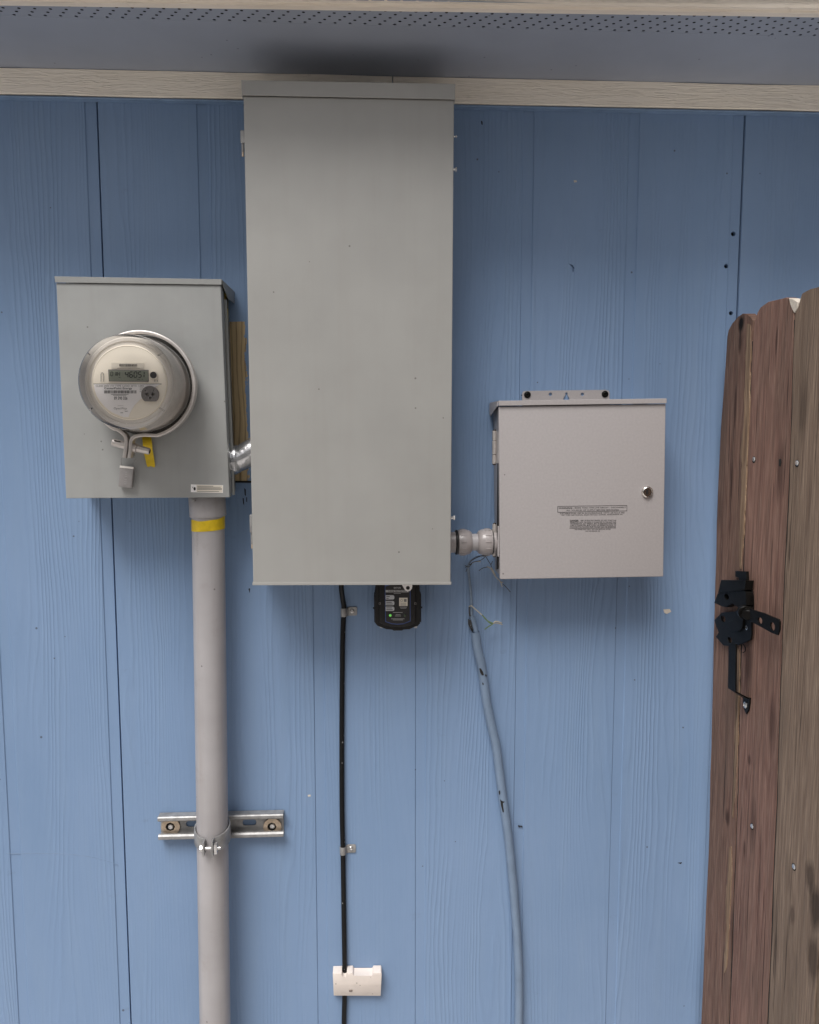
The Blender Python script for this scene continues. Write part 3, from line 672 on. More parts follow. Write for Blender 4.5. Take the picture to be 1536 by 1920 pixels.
    for x in (290, 294.5): slab(bm, [P(x, 712, d+.0004), P(x+1, 712, d+.0004), P(x+1, 716, d+.0004), P(x, 716, d+.0004)], (0, .0002, 0))
    part('clip_mark', bm, 'inkgrey', bz, 0)['kind'] = 'stuff'
build_meter()

def build_ring():
    DR = .149; c = root('sealing_ring', (P(240, 858, DR).x, -DR, P(240, 858, DR).z), 'silver clamp ring locked around the base of the glass meter', 'clamp')
    r = .0915; pts = [P(235.5, 858, DR), P(238, 843, DR), P(239.5, 828, DR), P(237.5, 818, DR), P(231, 811, DR), P(222, 805, DR)]
    cen = MC+NY*DR
    a0 = -123; ring = [cen+Vector((math.cos(R(a)), 0, math.sin(R(a))))*r for a in range(a0, a0-316, -4)]
    right = [P(272, 815.5, DR), P(257, 818, DR), P(249.5, 824, DR), P(247.5, 833, DR), P(247, 845, DR), P(245, 858, DR)]
    path = spline(pts, 5)+ring+spline(right, 5)
    bm = bmesh.new(); strap(bm, path, (0, 1, 0), .019, .0058); bd = part('band', bm, 'ring', c, 40)
    bm = bmesh.new(); cyl(bm, P(211, 829, DR), P(238, 836, DR), .0072, .0072, 18, .0008); cyl(bm, P(246, 838.5, DR), P(257, 841, DR), .0078, .0078, 18, .0008); cyl(bm, P(257, 841, DR), P(281, 846.5, DR), .0068, .0058, 8, .0008)
    lk = part('barrel_lock', bm, 'ring', c)
    bm = bmesh.new(); p = P(280.8, 846.5, DR); cyl(bm, P(280.5, 846.4, DR), P(281.6, 846.6, DR), .0038, seg=12); part('keyhole', bm, 'dark', lk)
    bm = bmesh.new(); slab(bm, [P(x, y, DR+.0078) for x, y in ((214, 825), (226, 827.5), (226, 829), (214, 827))], (0, .0012, 0)); part('lock_slot', bm, 'dark', lk)
    bm = bmesh.new(); cyl(bm, P(247, 852, DR-.006), P(252, 853, DR-.006), .0035, seg=10); part('rivet', bm, 'galv', c)
build_ring()

def build_seal():
    d = .128; c = root('seal_tag', (P(237, 915, d).x, -d, P(237, 915, d).z), 'small grey rectangular seal dangling under the meter clamp', 'seal')
    bm = bmesh.new(); quadpx(bm, [(225, 873.5), (250.5, 876), (246.5, 915.5), (222, 912.5)], d, .010, .0012, 2); part('body', bm, 'lead', c)
    bm = bmesh.new(); quadpx(bm, [(224.8, 873), (250.8, 875.5), (250.4, 879.5), (224.4, 877)], d+.0008, .0012, .0003, 1); part('top_edge', bm, 'greyplastic', c)
    bm = bmesh.new()
    for i, (x, y) in enumerate(((236, 885), (236.5, 889), (236.2, 893), (235.6, 899), (235.3, 903), (235, 907))):
        slab(bm, [P(x-2.2, y-.6, d+.0002), P(x+2.4, y-.2, d+.0002), P(x+2.3, y+1, d+.0002), P(x-2.2, y+.7, d+.0002)], (0, .0002, 0))
    part('moulded_marks', bm, 'emboss', c, 0)['kind'] = 'stuff'
    bm = bmesh.new(); tube(bm, spline([P(229, 875, d-.005), P(227, 864, d-.002), P(231, 855, .142), P(240, 851, .150), P(250, 855, .146), P(253, 863, .134), P(249, 870, d-.002), P(246, 877, d-.005)], 6), .0006, 6); part('wire_loop', bm, 'galv', c)
    # yellow tape end hanging behind the lock
    bm = bmesh.new(); q = [[(266, 815), (283, 815)], [(267.5, 830), (285, 829)], [(269, 845), (286.5, 844)], [(272.5, 860), (289, 859)], [(275, 872), (291, 874)]]; dd = [.1175, .124, .121, .119, .1185]
    rows = [[P(*a, dd[i]), P(*b_, dd[i]+.001)] for i, (a, b_) in enumerate(q)]
    L = [spline([r_[k] for r_ in rows], 4) for k in (0, 1)]
    V = [[bm.verts.new(p) for p in s] for s in L]+[[bm.verts.new(p+Vector((0, .0004, 0))) for p in s] for s in L]
    n = len(V[0])
    for i in range(n-1):
        for a, b_ in ((0, 1), (1, 3), (3, 2), (2, 0)): bm.faces.new((V[a][i], V[b_][i], V[b_][i+1], V[a][i+1]))
    slab(bm, [P(x, y, .1187) for x, y in ((275, 871.6), (291, 873.6), (289.5, 876.5), (285, 875), (283, 873.8), (279, 875.6), (276.5, 875))], (0, .0003, 0))
    single('tape_strip', bm, 'yellow', 'torn strip of yellow tape hanging below the round meter', 'tape')
build_seal()

# ================================================================== connector between the meter box and the tall cabinet
def build_offset():
    d = .062; xs = P(425, 929, DM-.012).x
    a = P(440, 868, d); c = root('offset_connector', (a.x, -d, P(440, 893, d).z), 'shiny cast metal elbow connector between meter box and tall cabinet', 'connector')
    p = Vector((xs+.0005, -d, P(437, 862, d).z)); X = Vector((1, 0, 0))
    bm = bmesh.new(); lathe(bm, [(.024, 0), (.0325, .0), (.0330, .0018), (.0305, .0045), (.0270, .005), (.024, .0045)], p, X, 40, False); part('locknut', bm, 'cast', c)
    path = spline([p+X*.001, p+X*.012, p+X*.026+Vector((0, 0, .006)), p+X*.044+Vector((0, 0, .017)), p+X*.060+Vector((0, 0, .024)), p+X*.085+Vector((0, 0, .026))], 6)
    bm = bmesh.new(); tube(bm, path, [.0265 if i < 7 else .0240 for i in range(len(path))], 28, True, .012); part('elbow', bm, 'cast', c, 60)
    bm = bmesh.new(); lathe(bm, [(.0266, 0), (.0285, .0005), (.0285, .0055), (.0266, .006)], p+X*.008, X, 36, False); part('collar', bm, 'cast', c)
build_offset()

# ================================================================== big grey pipe, strut and clamp
DP = .058
def build_pipe():
    t, b_ = P(390.5, 968, DP), P(403.5, 1920, DP); tt = (t-b_).normalized(); r = .0308
    base = b_+tt*((0-b_.z)/tt.z-.0); c = root('conduit_pipe', base, 'thick grey plastic pipe running down from the meter box', 'pipe')
    top = P(390, 936, DP)
    bm = bmesh.new(); n = 26; pts = [base+(top-base)*(i/n) for i in range(n+1)]; tube(bm, pts, r, 48); pp = part('pipe', bm, 'pvc', c, 50)
    ax = (top-base).normalized(); hz = P(388, 933.5, DP)
    bm = bmesh.new(); e = P(390.5, 968, DP); cyl(bm, e, hz+ax*.004, .0345, .0345, 48, .0012); part('coupling', bm, 'pvc', c, 50)
    # yellow tape wrapped below the coupling, one edge lifting to the right
    bm = bmesh.new(); u = Vector((1, 0, 0)); rows = []
    for k in range(49):
        a = R(k/48*360); xx = math.sin(a); lift = max(0, xx)**2*.006*(1 if math.cos(a) < 1.1 else 0)
        dr = Vector((math.sin(a), -math.cos(a), 0)); zt = P(390, 970.5, DP-.03).z+lift+.0008*math.sin(5*a); zb = P(390, 989.5, DP-.03).z+.0018*xx
        w = .0004+.0007*(1+math.sin(3*a+1))*.5; o = base+ax*((zt-base.z)/ax.z); o2 = base+ax*((zb-base.z)/ax.z)
        rows.append([bm.verts.new(o+dr*(r+w)), bm.verts.new(o2+dr*(r+w)), bm.verts.new(o2+dr*(r+.0001)), bm.verts.new(o+dr*(r+.0001))])
    for A, B in zip(rows, rows[1:]):
        for k in range(4): bm.faces.new((A[k], A[(k+1) % 4], B[(k+1) % 4], B[k]))
    part('tape_wrap', bm, 'yellow', c, 60, label='yellow tape wrapped round the pipe under its coupling')
    # moulded lettering running down the pipe
    bm = bmesh.new(); cu = bpy.data.curves.new('tmp', 'FONT'); cu.body = 'MADE IN USA'; me = curve_mesh(cu)
    w = max(v.co.x for v in me.vertices); L = .050; z0 = P(372, 993, .085).z
    for v in me.vertices:
        s, tq = v.co.x/w*L, v.co.y*.0062; a = R(-34)+tq/r
        o = base+ax*((z0-s-base.z)/ax.z); v.co = o+Vector((math.sin(a), -math.cos(a), 0))*(r+.0003)
    bm.from_mesh(me); bpy.data.meshes.remove(me); part('moulded_lettering', bm, 'emboss', pp, 0)['kind'] = 'stuff'
    return base, ax, r
PB, PAX, PRAD = build_pipe()

def build_strut():
    d = .0225; x0, x1 = P(296, 1550, d).x, P(533, 1550, d).x; zt, zb = P(415, 1530, d).z, P(415, 1573, d).z
    c = root('strut_channel', ((x0+x1)/2, 0, zb), 'short slotted metal strut channel screwed to the wall behind the pipe', 'bracket')
    w = .0025; lip = .0105
    prof = [(-.0016, zt), (-d+.002, zt), (-d, zt-.002), (-d, zt-lip+.003), (-d+.003, zt-lip), (-d+.008, zt-lip), (-d+.008, zt-lip+w), (-d+.0045, zt-lip+w), (-d+w, zt-lip+w+.002), (-d+w, zt-w), (-.0042, zt-w),
            (-.0042, zb+w), (-d+w, zb+w), (-d+w, zb+lip-w-.002), (-d+.0045, zb+lip-w), (-d+.008, zb+lip-w), (-d+.008, zb+lip), (-d+.003, zb+lip), (-d, zb+lip-.003), (-d, zb+.002), (-d+.002, zb), (-.0016, zb)]
    # channel is C-shaped; the slotted back is a separate plate
    bm = bmesh.new()
    for half in (prof[:11]+[(-.0016, zt-w)], [(-.0016, zb+w)]+prof[11:]):
        A = [bm.verts.new((x0, y, z)) for y, z in half]; B = [bm.verts.new((x1-(.002 if half is not prof[:11] else 0), y, z)) for y, z in half]; n = len(A)
        for i in range(n): bm.faces.new((A[i], A[(i+1) % n], B[(i+1) % n], B[i]))
        bm.faces.new(A); bm.faces.new(B)
    part('channel', bm, 'galv', c, 40)
    bm = bmesh.new(); out = [(x0+.001, zb+w+.0002), (x1-.003, zb+w+.0002), (x1-.003, zt-w-.0002), (x0+.001, zt-w-.0002)]; zc = (zt+zb)/2
    sl = [rrect(P(x-13, 1550, .004).x, zc-.0065, P(x+13, 1550, .004).x, zc+.0065, .006) for x in (468, 362)]
    plate(bm, [out]+sl, WF(.0018), .0022); part('slotted_back', bm, 'galv', c)
    for x in (320.5, 511):
        p = P(x, 1550, .006); bm = bmesh.new(); R_ = .0182
        q = [(p.x+R_*math.cos(t), max(min(p.z+R_*math.sin(t), zt-.0030), zb+.0030)) for t in [2*math.pi*i/40 for i in range(40)]]
        plate(bm, [q, circ(p.x-.001, p.z, .0100, 8)], WF(.0045), .003, .0005); wsh = part('washer', bm, 'brass', c)
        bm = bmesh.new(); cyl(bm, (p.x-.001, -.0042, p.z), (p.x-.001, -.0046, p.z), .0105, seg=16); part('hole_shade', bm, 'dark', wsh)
        b2 = bmesh.new(); o = Vector((p.x, -.0046, p.z+(.0005 if x < 400 else .0015))); lathe(b2, [(.0054, 0), (.0054, .003), (.0044, .0045), (.0030, .0046), (.0026, .0036), (0, .0034)], o, NY, 20, False); part('bolt', b2, 'zinc', c)
build_strut()

def build_clamp():
    z0 = P(398, 1570, .07).z
    ctr = PB+PAX*((z0-PB.z)/PAX.z); c = root('pipe_clamp', ctr-Vector((0, 0, .012)), 'two-piece metal clamp bolted around the grey pipe at the strut', 'clamp')
    for s in (-1, 1):
        pts = []
        for a in range(150, 12, -6):
            t = R(a)*s; dr = Vector((math.sin(t), -math.cos(t), 0)); pts.append(ctr+dr*(PRAD+.0030)+Vector((0, 0, .009*(1-math.cos(R(a)))-.005)))
        last = pts[-1]; x = ctr.x+s*.0085
        pts += [Vector((x, last.y-.002, last.z)), Vector((x, last.y-.009, last.z-.0006)), Vector((x, last.y-.019, last.z-.0012))]
        bm = bmesh.new(); strap(bm, pts, (0, 0, 1), .031 if s > 0 else .027, .0036); part('strap', bm, 'galv', c, 40)
    o = ctr+Vector((0, -PRAD-.012, -.006)); X = Vector((1, 0, 0))
    bm = bmesh.new(); cyl(bm, o-X*.017, o+X*.024, .0032, seg=14, bev=.0005); bt = part('bolt', bm, 'zinc', c)
    bm = bmesh.new(); cyl(bm, o-X*.0165, o-X*.0105, .0062, seg=6, bev=.0006); part('bolt_head', bm, 'zinc', bt)
    bm = bmesh.new(); o2 = o+X*.0145; hexa(bm, [tuple(o2+Vector(q)) for q in ((-.003, -.006, -.010), (.003, -.006, -.010), (.003, -.006, .010), (-.003, -.006, .010), (-.003, .005, -.010), (.003, .005, -.010), (.003, .005, .010), (-.003, .005, .010))], .0008, 2); part('square_nut', bm, 'zinc', c)
build_clamp()

# ================================================================== black cable, clips, cover
def build_cable():
    rad = .0051
    px = [(640, 1062, .045), (640, 1098, .032), (642.5, 1122, .014), (645, 1142, .0075), (643, 1190, .006), (641.5, 1300, .006), (641, 1420, .006), (641.5, 1520, .0065), (643, 1592, .0075), (644, 1660, .006), (645.2, 1740, .0065), (646.6, 1830, .008), (646.3, 1870, .008), (645, 1935, .006)]
    pts = spline([P(*q) for q in px]+[P(645, 1935, .006)*1.0+Vector((0, 0, -.18)), P(645, 1935, .006)+Vector((0, -.0, -P(645, 1935, .006).z))], 8)
    bm = bmesh.new(); tube(bm, pts, rad, 14); single('power_cable', bm, 'cable', 'thin black cable running straight down from under the tall cabinet', 'cable')
    first = None
    for y, x, lab, tilt in ((1148, 645, 'upper metal clip holding the black cable, near the surge protector', .0), (1594.5, 643.2, 'lower metal clip holding the black cable, midway down the wall', .0)):
        c0 = P(x, y, .0075); w = .0170; z0 = c0.z-w/2
        c = root('cable_clip', (c0.x, 0, z0), lab, 'cable clip', 'metal clips along the black cable')
        if first is None:
            bm = bmesh.new(); pts = []
            for a in range(-100, 92, 12): t = R(a); pts.append(Vector((c0.x+math.sin(t)*(rad+.0010), -.0072-math.cos(t)*(rad+.0010), c0.z)))
            pts += [Vector((c0.x+rad+.0016, -.0035, c0.z)), Vector((c0.x+rad+.004, -.0020, c0.z))]
            strap(bm, pts, (0, 0, 1), w, .0010); part('saddle', bm, 'galv', c, 50)
            bm = bmesh.new(); x0 = c0.x+rad+.0026; plate(bm, [rrect(x0, z0+.0005, x0+.0185, z0+w+.0008, .0024), circ(x0+.0088, c0.z+.001, .0022, 12)], WF(.0006), .0017, .0003); tb = part('tab', bm, 'galv', c)
            bm = bmesh.new(); screw_head(bm, Vector((x0+.0088, -.0022, c0.z+.001)), NY, .0044, .0022); part('screw', bm, 'zinc', c); first = c
        else:
            for ch in list(first.children):
                k = ch.copy(); COL.objects.link(k); k.parent = c
    # cream cover with cable notches
    d = .026; c = root('cable_cover', (P(670, 1868, d).x, 0, P(670, 1868, d).z), 'small cream plastic cover notched over the black cable near the bottom', 'cable cover')
    up = [(624, 1825.5), (641, 1825), (642, 1832.5), (650, 1832.5), (650.5, 1825), (661.5, 1824.5), (663.5, 1830.5), (698.5, 1830.5), (700, 1824.5), (714.5, 1824), (716, 1826), (715, 1847), (625, 1847)]
    bm = bmesh.new(); slab(bm, [P(x, y, d) for x, y in up], (0, .0246, 0), .0012, 2); part('upper_face', bm, 'coverwhite', c)
    bm = bmesh.new(); f = [P(625, 1847, d), P(715, 1847, d), P(714, 1867.5, d-.013), P(625.8, 1867, d-.013)]; bk = [Vector((q.x, -.0014, q.z)) for q in f]
    hexa(bm, [tuple(q) for q in f]+[tuple(q) for q in bk], .0012, 2); lw = part('lower_face', bm, 'coverwhite', c)
    bm = bmesh.new(); screw_head(bm, P(658, 1857.5, d-.0066), (0, -1, -.6), .0040, .0018); part('screw', bm, 'chromed', c)
build_cable()

# ================================================================== surge protector
def build_surge():
    d = .075; c = root('surge_protector', (P(746, 1183, d).x, 0, P(746, 1183, d).z), 'black plastic surge protector with printed label under the tall cabinet', 'surge protector')
    body = [(706, 1080), (786, 1080), (787, 1114), (788, 1117), (788, 1170), (785, 1170), (784, 1174), (777, 1174.5), (770, 1178), (769, 1180), (764, 1180), (757, 1179.5), (754, 1182.6), (738, 1182.8), (735, 1179.5), (727, 1180), (724, 1180), (722, 1178), (714, 1174.5), (708, 1174), (706, 1170), (703.5, 1168), (703, 1118), (705, 1114)]
    bm = bmesh.new(); slab(bm, [P(x, y, d-.006) for x, y in body], (0, .060, 0), .0010, 2); bd = part('housing', bm, 'blackplastic', c)
    inner = [(712, 1078), (780, 1078), (780, 1168), (770, 1173), (757, 1176), (735, 1176), (722, 1173), (712, 1168)]
    bm = bmesh.new(); slab(bm, [P(x, y, d) for x, y in inner], (0, .0058, 0), .0022, 3); fp = part('front_panel', bm, 'blackplastic', bd)
    for x0, x1, ya, yb in ((701.5, 705, 1116, 1170), (786, 790, 1114, 1168)):
        bm = bmesh.new(); slab(bm, [P(x, y, d-.012) for x, y in ((x0, ya), (x1, ya), (x1, yb), (x0+.5, yb-4))], (0, .03, 0), .0008, 1); part('side_rib', bm, 'blackplastic', bd)
        bm = bmesh.new(); p = P((x0+x1)/2, 1140 if x0 < 750 else 1139, d-.02); cyl(bm, p, p+Vector((-.004 if x0 < 750 else .004, 0, 0)), .0018, seg=8); part('side_peg', bm, 'blackplastic', bd)
    e = d+.0003
    lab = [(721.5, 1080), (770, 1080), (770, 1165), (757, 1170), (746, 1171), (735, 1170), (722.5, 1166)]
    bm = bmesh.new(); slab(bm, [P(x, y, e) for x, y in lab], (0, .0005, 0)); lb = part('label', bm, 'labelblue', bd, 0)
    lab2 = [(722.8, 1100), (730, 1097.5), (736, 1096), (768.6, 1096), (768.6, 1164), (757, 1168.8), (746, 1169.8), (735, 1168.8), (723.8, 1165)]
    bm = bmesh.new(); slab(bm, [P(x, y, e+.0003) for x, y in lab2], (0, .0003, 0)); part('label_field', bm, 'labelblack', lb, 0)
    bm = bmesh.new(); f = e+.0004; quadpx(bm, [(723.2, 1106.4), (766, 1106.4), (766, 1110.6), (723.2, 1110.6)], f, .0002); part('title_bar', bm, 'silver', lb, 0)
    bm = bmesh.new(); text(bm, 'SURGE PROTECTOR', (728, 1107.1, 763.5, 1110.0), f, .01); part('title_text', bm, 'ink', lb, 0)['kind'] = 'stuff'
    bm = bmesh.new(); text(bm, 'EATON', (738.8, 1100.6, 751.6, 1103.8), f, .02)
    for x0, x1, y in ((738.5, 752, 1112.6), (737, 755, 1148.4), (742, 751, 1152.6), (741, 752, 1155), (733.5, 758.5, 1160.3), (737, 755.5, 1162.4), (750, 763, 1138.4), (751, 762, 1140.4)): dash(bm, x0, x1, y, .7, f)
    part('label_text', bm, 'silver', lb, 0)['kind'] = 'stuff'
    for y in (1120, 1130.8, 1141.4):
        bm = bmesh.new(); q = [uv(723.3, y-4, f), uv(737, y-4, f), uv(739, y-3, f), uv(739.6, y-1, f), uv(739.6, y+1.4, f), uv(739, y+3.2, f), uv(737, y+4, f), uv(723.3, y+4, f)]
        plate(bm, [q], WF(f), .0003); fl = part('feature_panel', bm, 'palegrey', lb, 0)
        bm = bmesh.new(); dash(bm, 724.5, 731 if y < 1125 else 735, y-1.5, 1.2, f+.0004); dash(bm, 724.5, 729 if y < 1125 else 736.5, y+1.8, 1.2, f+.0004)
        part('feature_text', bm, 'ink', lb, 0)['kind'] = 'stuff'
    bm = bmesh.new(); quadpx(bm, [(748.6, 1120.8), (764.4, 1120.8), (764.4, 1136.2), (748.6, 1136.2)], f, .0003); ul = part('white_label', bm, 'cream2', lb, 0)
    bm = bmesh.new(); q = P(753.2, 1126, f); plate(bm, [circ(q.x, q.z, .0024, 16), circ(q.x, q.z, .0018, 16)], WF(f+.0001), .0002); quadpx(bm, [(757.6, 1123.2), (762.6, 1123.2), (762.6, 1128.4), (757.6, 1128.4)], f+.0003, .0002)
    for y in (1131, 1133, 1134.8): dash(bm, 751, 762, y, .6, f+.0002)
    part('white_label_print', bm, 'inkgrey', lb, 0)['kind'] = 'stuff'
    for x, m in ((732, 'led'), (759.5, 'greenoff')):
        bm = bmesh.new(); lathe(bm, [(.0026, 0), (.0025, .0007), (.0015, .0014), (0, .0016)], P(x, 1153.8, f), NY, 20, False); part('indicator_light', bm, m, bd, label='lit green indicator light' if m == 'led' else 'unlit indicator light')
    for x in (712.2, 778.8):
        bm = bmesh.new(); plate(bm, [rrect(*[k for q in (uv(x-1.8, 1133.4, d), uv(x+1.8, 1129.6, d)) for k in q], .0006), rrect(*[k for q in (uv(x-1.1, 1132.7, d), uv(x+1.1, 1130.3, d)) for k in q], .0004)], WF(d), .0004); part('clip_window', bm, 'portgrey', bd)
    for x in (715, 779):
        bm = bmesh.new(); slab(bm, [P(a, b_, d-.03) for a, b_ in ((x-4, 1173), (x+4, 1173), (x+3, 1178), (x-2, 1178))], (0, .01, 0), .0008, 1); part('foot', bm, 'palegrey', bd)
    # pale hanging ring tag over the corner
    bm = bmesh.new(); g = d+.004; out = poly([(752.5, 1093), (772, 1093), (773, 1098), (772.4, 1103), (769, 1107.4), (764.5, 1108.6), (760.5, 1106.8), (757.5, 1102.5)], g); hc = uv(765, 1102, g)
    plate(bm, [out, circ(hc[0], hc[1], .0040, 20)], WF(g), .0016, .0003); part('ring_tag', bm, 'white', c)
build_surge()

# ================================================================== right-hand inlet box
DB = .100
def build_inlet():
    c = root('inlet_box', (P(1090, 1085, DB).x, 0, P(1090, 1085, DB).z), 'square beige-grey lockable metal box with printed warning beside the gate', 'inlet box')
    bm = bmesh.new(); metal_box(bm, (938, 765), (1246, 760), (1241, 1078), (941, 1083), DB-.014); part('body', bm, 'ibox', c)
    bm = bmesh.new(); quadpx(bm, [(935.5, 762.5), (1248.5, 757.2), (1244, 1081.2), (938, 1086.2)], DB, .0125, .0015, 3); dr = part('door', bm, 'ibox', c)
    # hood
    bm = bmesh.new(); d2 = DB+.004; a, b_, e, g = P(935, 751.5, d2), P(1250.5, 747, d2), P(1250.2, 756.2, d2), P(935.2, 760.8, d2)
    hexa(bm, [tuple(g), tuple(e), tuple(b_), tuple(a)]+[(q.x, q.y+.0016, q.z) for q in (g, e, b_, a)], .0005, 1)
    hexa(bm, [(a.x, a.y+.0017, a.z-.0016), (b_.x, b_.y+.0017, b_.z-.0016), (b_.x, b_.y+.0017, b_.z), (a.x, a.y+.0017, a.z), (a.x-.001, -.004, a.z-.0016), (b_.x, -.004, b_.z-.0016), (b_.x, -.004, b_.z), (a.x-.001, -.004, a.z)])
    slab(bm, [(a.x-.0008, a.y+.0017, a.z-.0017), (a.x-.0008, -.004, a.z-.0017), (a.x-.0008, -.004, a.z-.022), (a.x-.0008, -.020, a.z-.026), (a.x-.0008, a.y+.0017, g.z)], (-.0014, 0, 0)); part('hood', bm, 'ibox', c)
    # hinges on the left side
    for y0, y1 in ((806.5, 871), (981.5, 1043.5)):
        d = DB-.030; p, q = P(927.5, y0, d), P(927.5, y1, d); H = p.z-q.z
        bm = bmesh.new()
        for f0, f1 in ((.02, .285), (.30, .695), (.71, .98)): cyl(bm, (p.x, p.y, q.z+H*f0), (p.x, p.y, q.z+H*f1), .0042, seg=16, bev=.0004)
        hg = part('hinge', bm, 'coverwhite' if False else 'ring', c)
        bm = bmesh.new(); cyl(bm, (p.x, p.y, q.z-H*.02), (p.x, p.y, q.z+H*1.02), .0030, seg=12, bev=.001); part('pin', bm, 'chromed', hg)
        bm = bmesh.new(); box(bm, p.x+.0035, p.x+.0058, -DB+.008, -DB+.034, q.z+H*.05, q.z+H*.95, .0004, 1); part('hinge_leaf', bm, 'ibox', hg)
    bm = bmesh.new(); xs = P(938, 765, DB-.014).x; box(bm, xs-.003, xs+.001, -DB+.016, -DB+.020, P(938, 1070, DB).z, P(938, 775, DB).z); part('door_seal', bm, 'blackplastic', c)
    # lock
    p = P(1213.5, 922.5, DB); bm = bmesh.new(); lathe(bm, [(.0112, 0), (.0112, .0018), (.0100, .0042), (.0085, .0048), (.0078, .0040)], p, NY, 36, False); lk = part('lock', bm, 'chrome', c, 50)
    bm = bmesh.new(); lathe(bm, [(.0078, .0030), (.0074, .0044), (.0, .0046)], p, NY, 30, False); part('cylinder', bm, 'chromed', lk)
    bm = bmesh.new(); slab(bm, [P(x, y, DB+.0049) for x, y in ((1212.2, 917.5), (1214.8, 917.5), (1215.6, 922), (1214.6, 927.5), (1212.6, 927.5), (1211.8, 922))], (0, .0002, 0)); part('keyhole', bm, 'dark', lk)
    # mounting tab with round holes and a keyhole slot
    d = .0018; kx = uv(1062, 741, d)
    out = poly([(979.5, 770), (979.5, 738), (981, 734.5), (985, 733.2), (1136, 731.2), (1141, 732.5), (1142.5, 736), (1142.5, 766)], d)
    kh = [(kx[0]+.0028*math.cos(R(a)), kx[1]+.003+.0028*math.sin(R(a))) for a in range(-40, 221, 20)]+[(kx[0]-.0060, kx[1]-.006), (kx[0]-.0066, kx[1]-.012), (kx[0]+.0066, kx[1]-.012), (kx[0]+.0060, kx[1]-.006)]
    hs_ = [circ(*uv(x, 739.3, d), .0037, 16) for x in (1032, 1092)]
    bm = bmesh.new(); plate(bm, [out, kh]+hs_, WF(.0008), .0022, .0003); tb = part('mounting_tab', bm, 'ibox', c)
    for x, y in ((989, 740.2), (1134.5, 739)):
        bm = bmesh.new(); screw_head(bm, P(x, y, .003), NY, .0068, .0034); part('mounting_screw', bm, 'blackmetal', tb, label='black mounting screw')
    bm = bmesh.new(); slab(bm, [P(x, y, .0026) for x, y in ((977.2, 741), (981, 738), (982, 744), (982, 752), (980.6, 752), (980.6, 744))], (0, .0012, 0)); part('tab_clip', bm, 'blackmetal', tb)
    # printed warning
    f = DB; bm = bmesh.new()
    for q in (((1045.5, 949.2), (1176, 947.2), (1176, 947.9), (1045.5, 949.9)), ((1045.5, 960.2), (1176, 957.4), (1176, 958.1), (1045.5, 960.9)), ((1045.5, 949.2), (1046.3, 949.2), (1046.3, 960.9), (1045.5, 960.9)), ((1175.3, 947.2), (1176, 947.2), (1176, 958.1), (1175.3, 958.1)),
              ((1068, 990.2), (1155, 989.6), (1155, 990.3), (1068, 990.9))):
        slab(bm, [P(x, y, f+.0003) for x, y in q], (0, .0001, 0))
    T = lambda s, px, sl=0, bo=.006: text(bm, s, px, f, bo, sl)
    T('WARNING', (1047.5, 951.2, 1073, 954.4), -.3, .02); T('- MORE THAN ONE LIVE CIRCUIT - DISCONNECT', (1075, 951.2, 1174, 953.6), -1.2)
    T('ALL SOURCES OF SUPPLY BEFORE SERVICING', (1062, 955.6, 1160, 958.2), -1.0)
    T('SUITABLE FOR USE IN ACCORDANCE WITH ARTICLE 702', (1050, 961.4, 1171, 964.0), -1.4); T('OF THE NATIONAL ELECTRICAL CODE, ANSI/NFPA 70.', (1053, 964.9, 1168, 967.4), -1.4)
    T('DANGER', (1068.8, 974.6, 1085.2, 977.8), 0, .03)
    T('- RISK OF ELECTRIC SHOCK. DO NOT START THE', (1087, 974.8, 1155.5, 977.1), -.3, .016)
    for i, s in enumerate(('GENERATOR UNTIL THE CORD IS CONNECTED TO THE INLET AND', 'THE GENERATOR. ANY TERMINAL MAY BE ENERGIZED WHEN THE', 'CORD IS CONNECTED. MUST ALIGN THE GENERATOR PRIOR TO', 'DISCONNECTING THE CORD FROM THE INLET AND THE GENERATOR.')):
        y = 978.2+2.9*i; T(s, (1068.8, y, 1155.3, y+2.2), -.3, .016)
    T('THIS POWER INLET ONLY. NOT FOR USE AS AN OUTLET.', (1077, 991.8, 1146, 993.9), -.3, .012); T('NOT FOR INDOOR USE', (1098, 995, 1125, 997), -.2, .012)
    part('warning_print', bm, 'ink', dr, 0)['kind'] = 'stuff'
build_inlet()

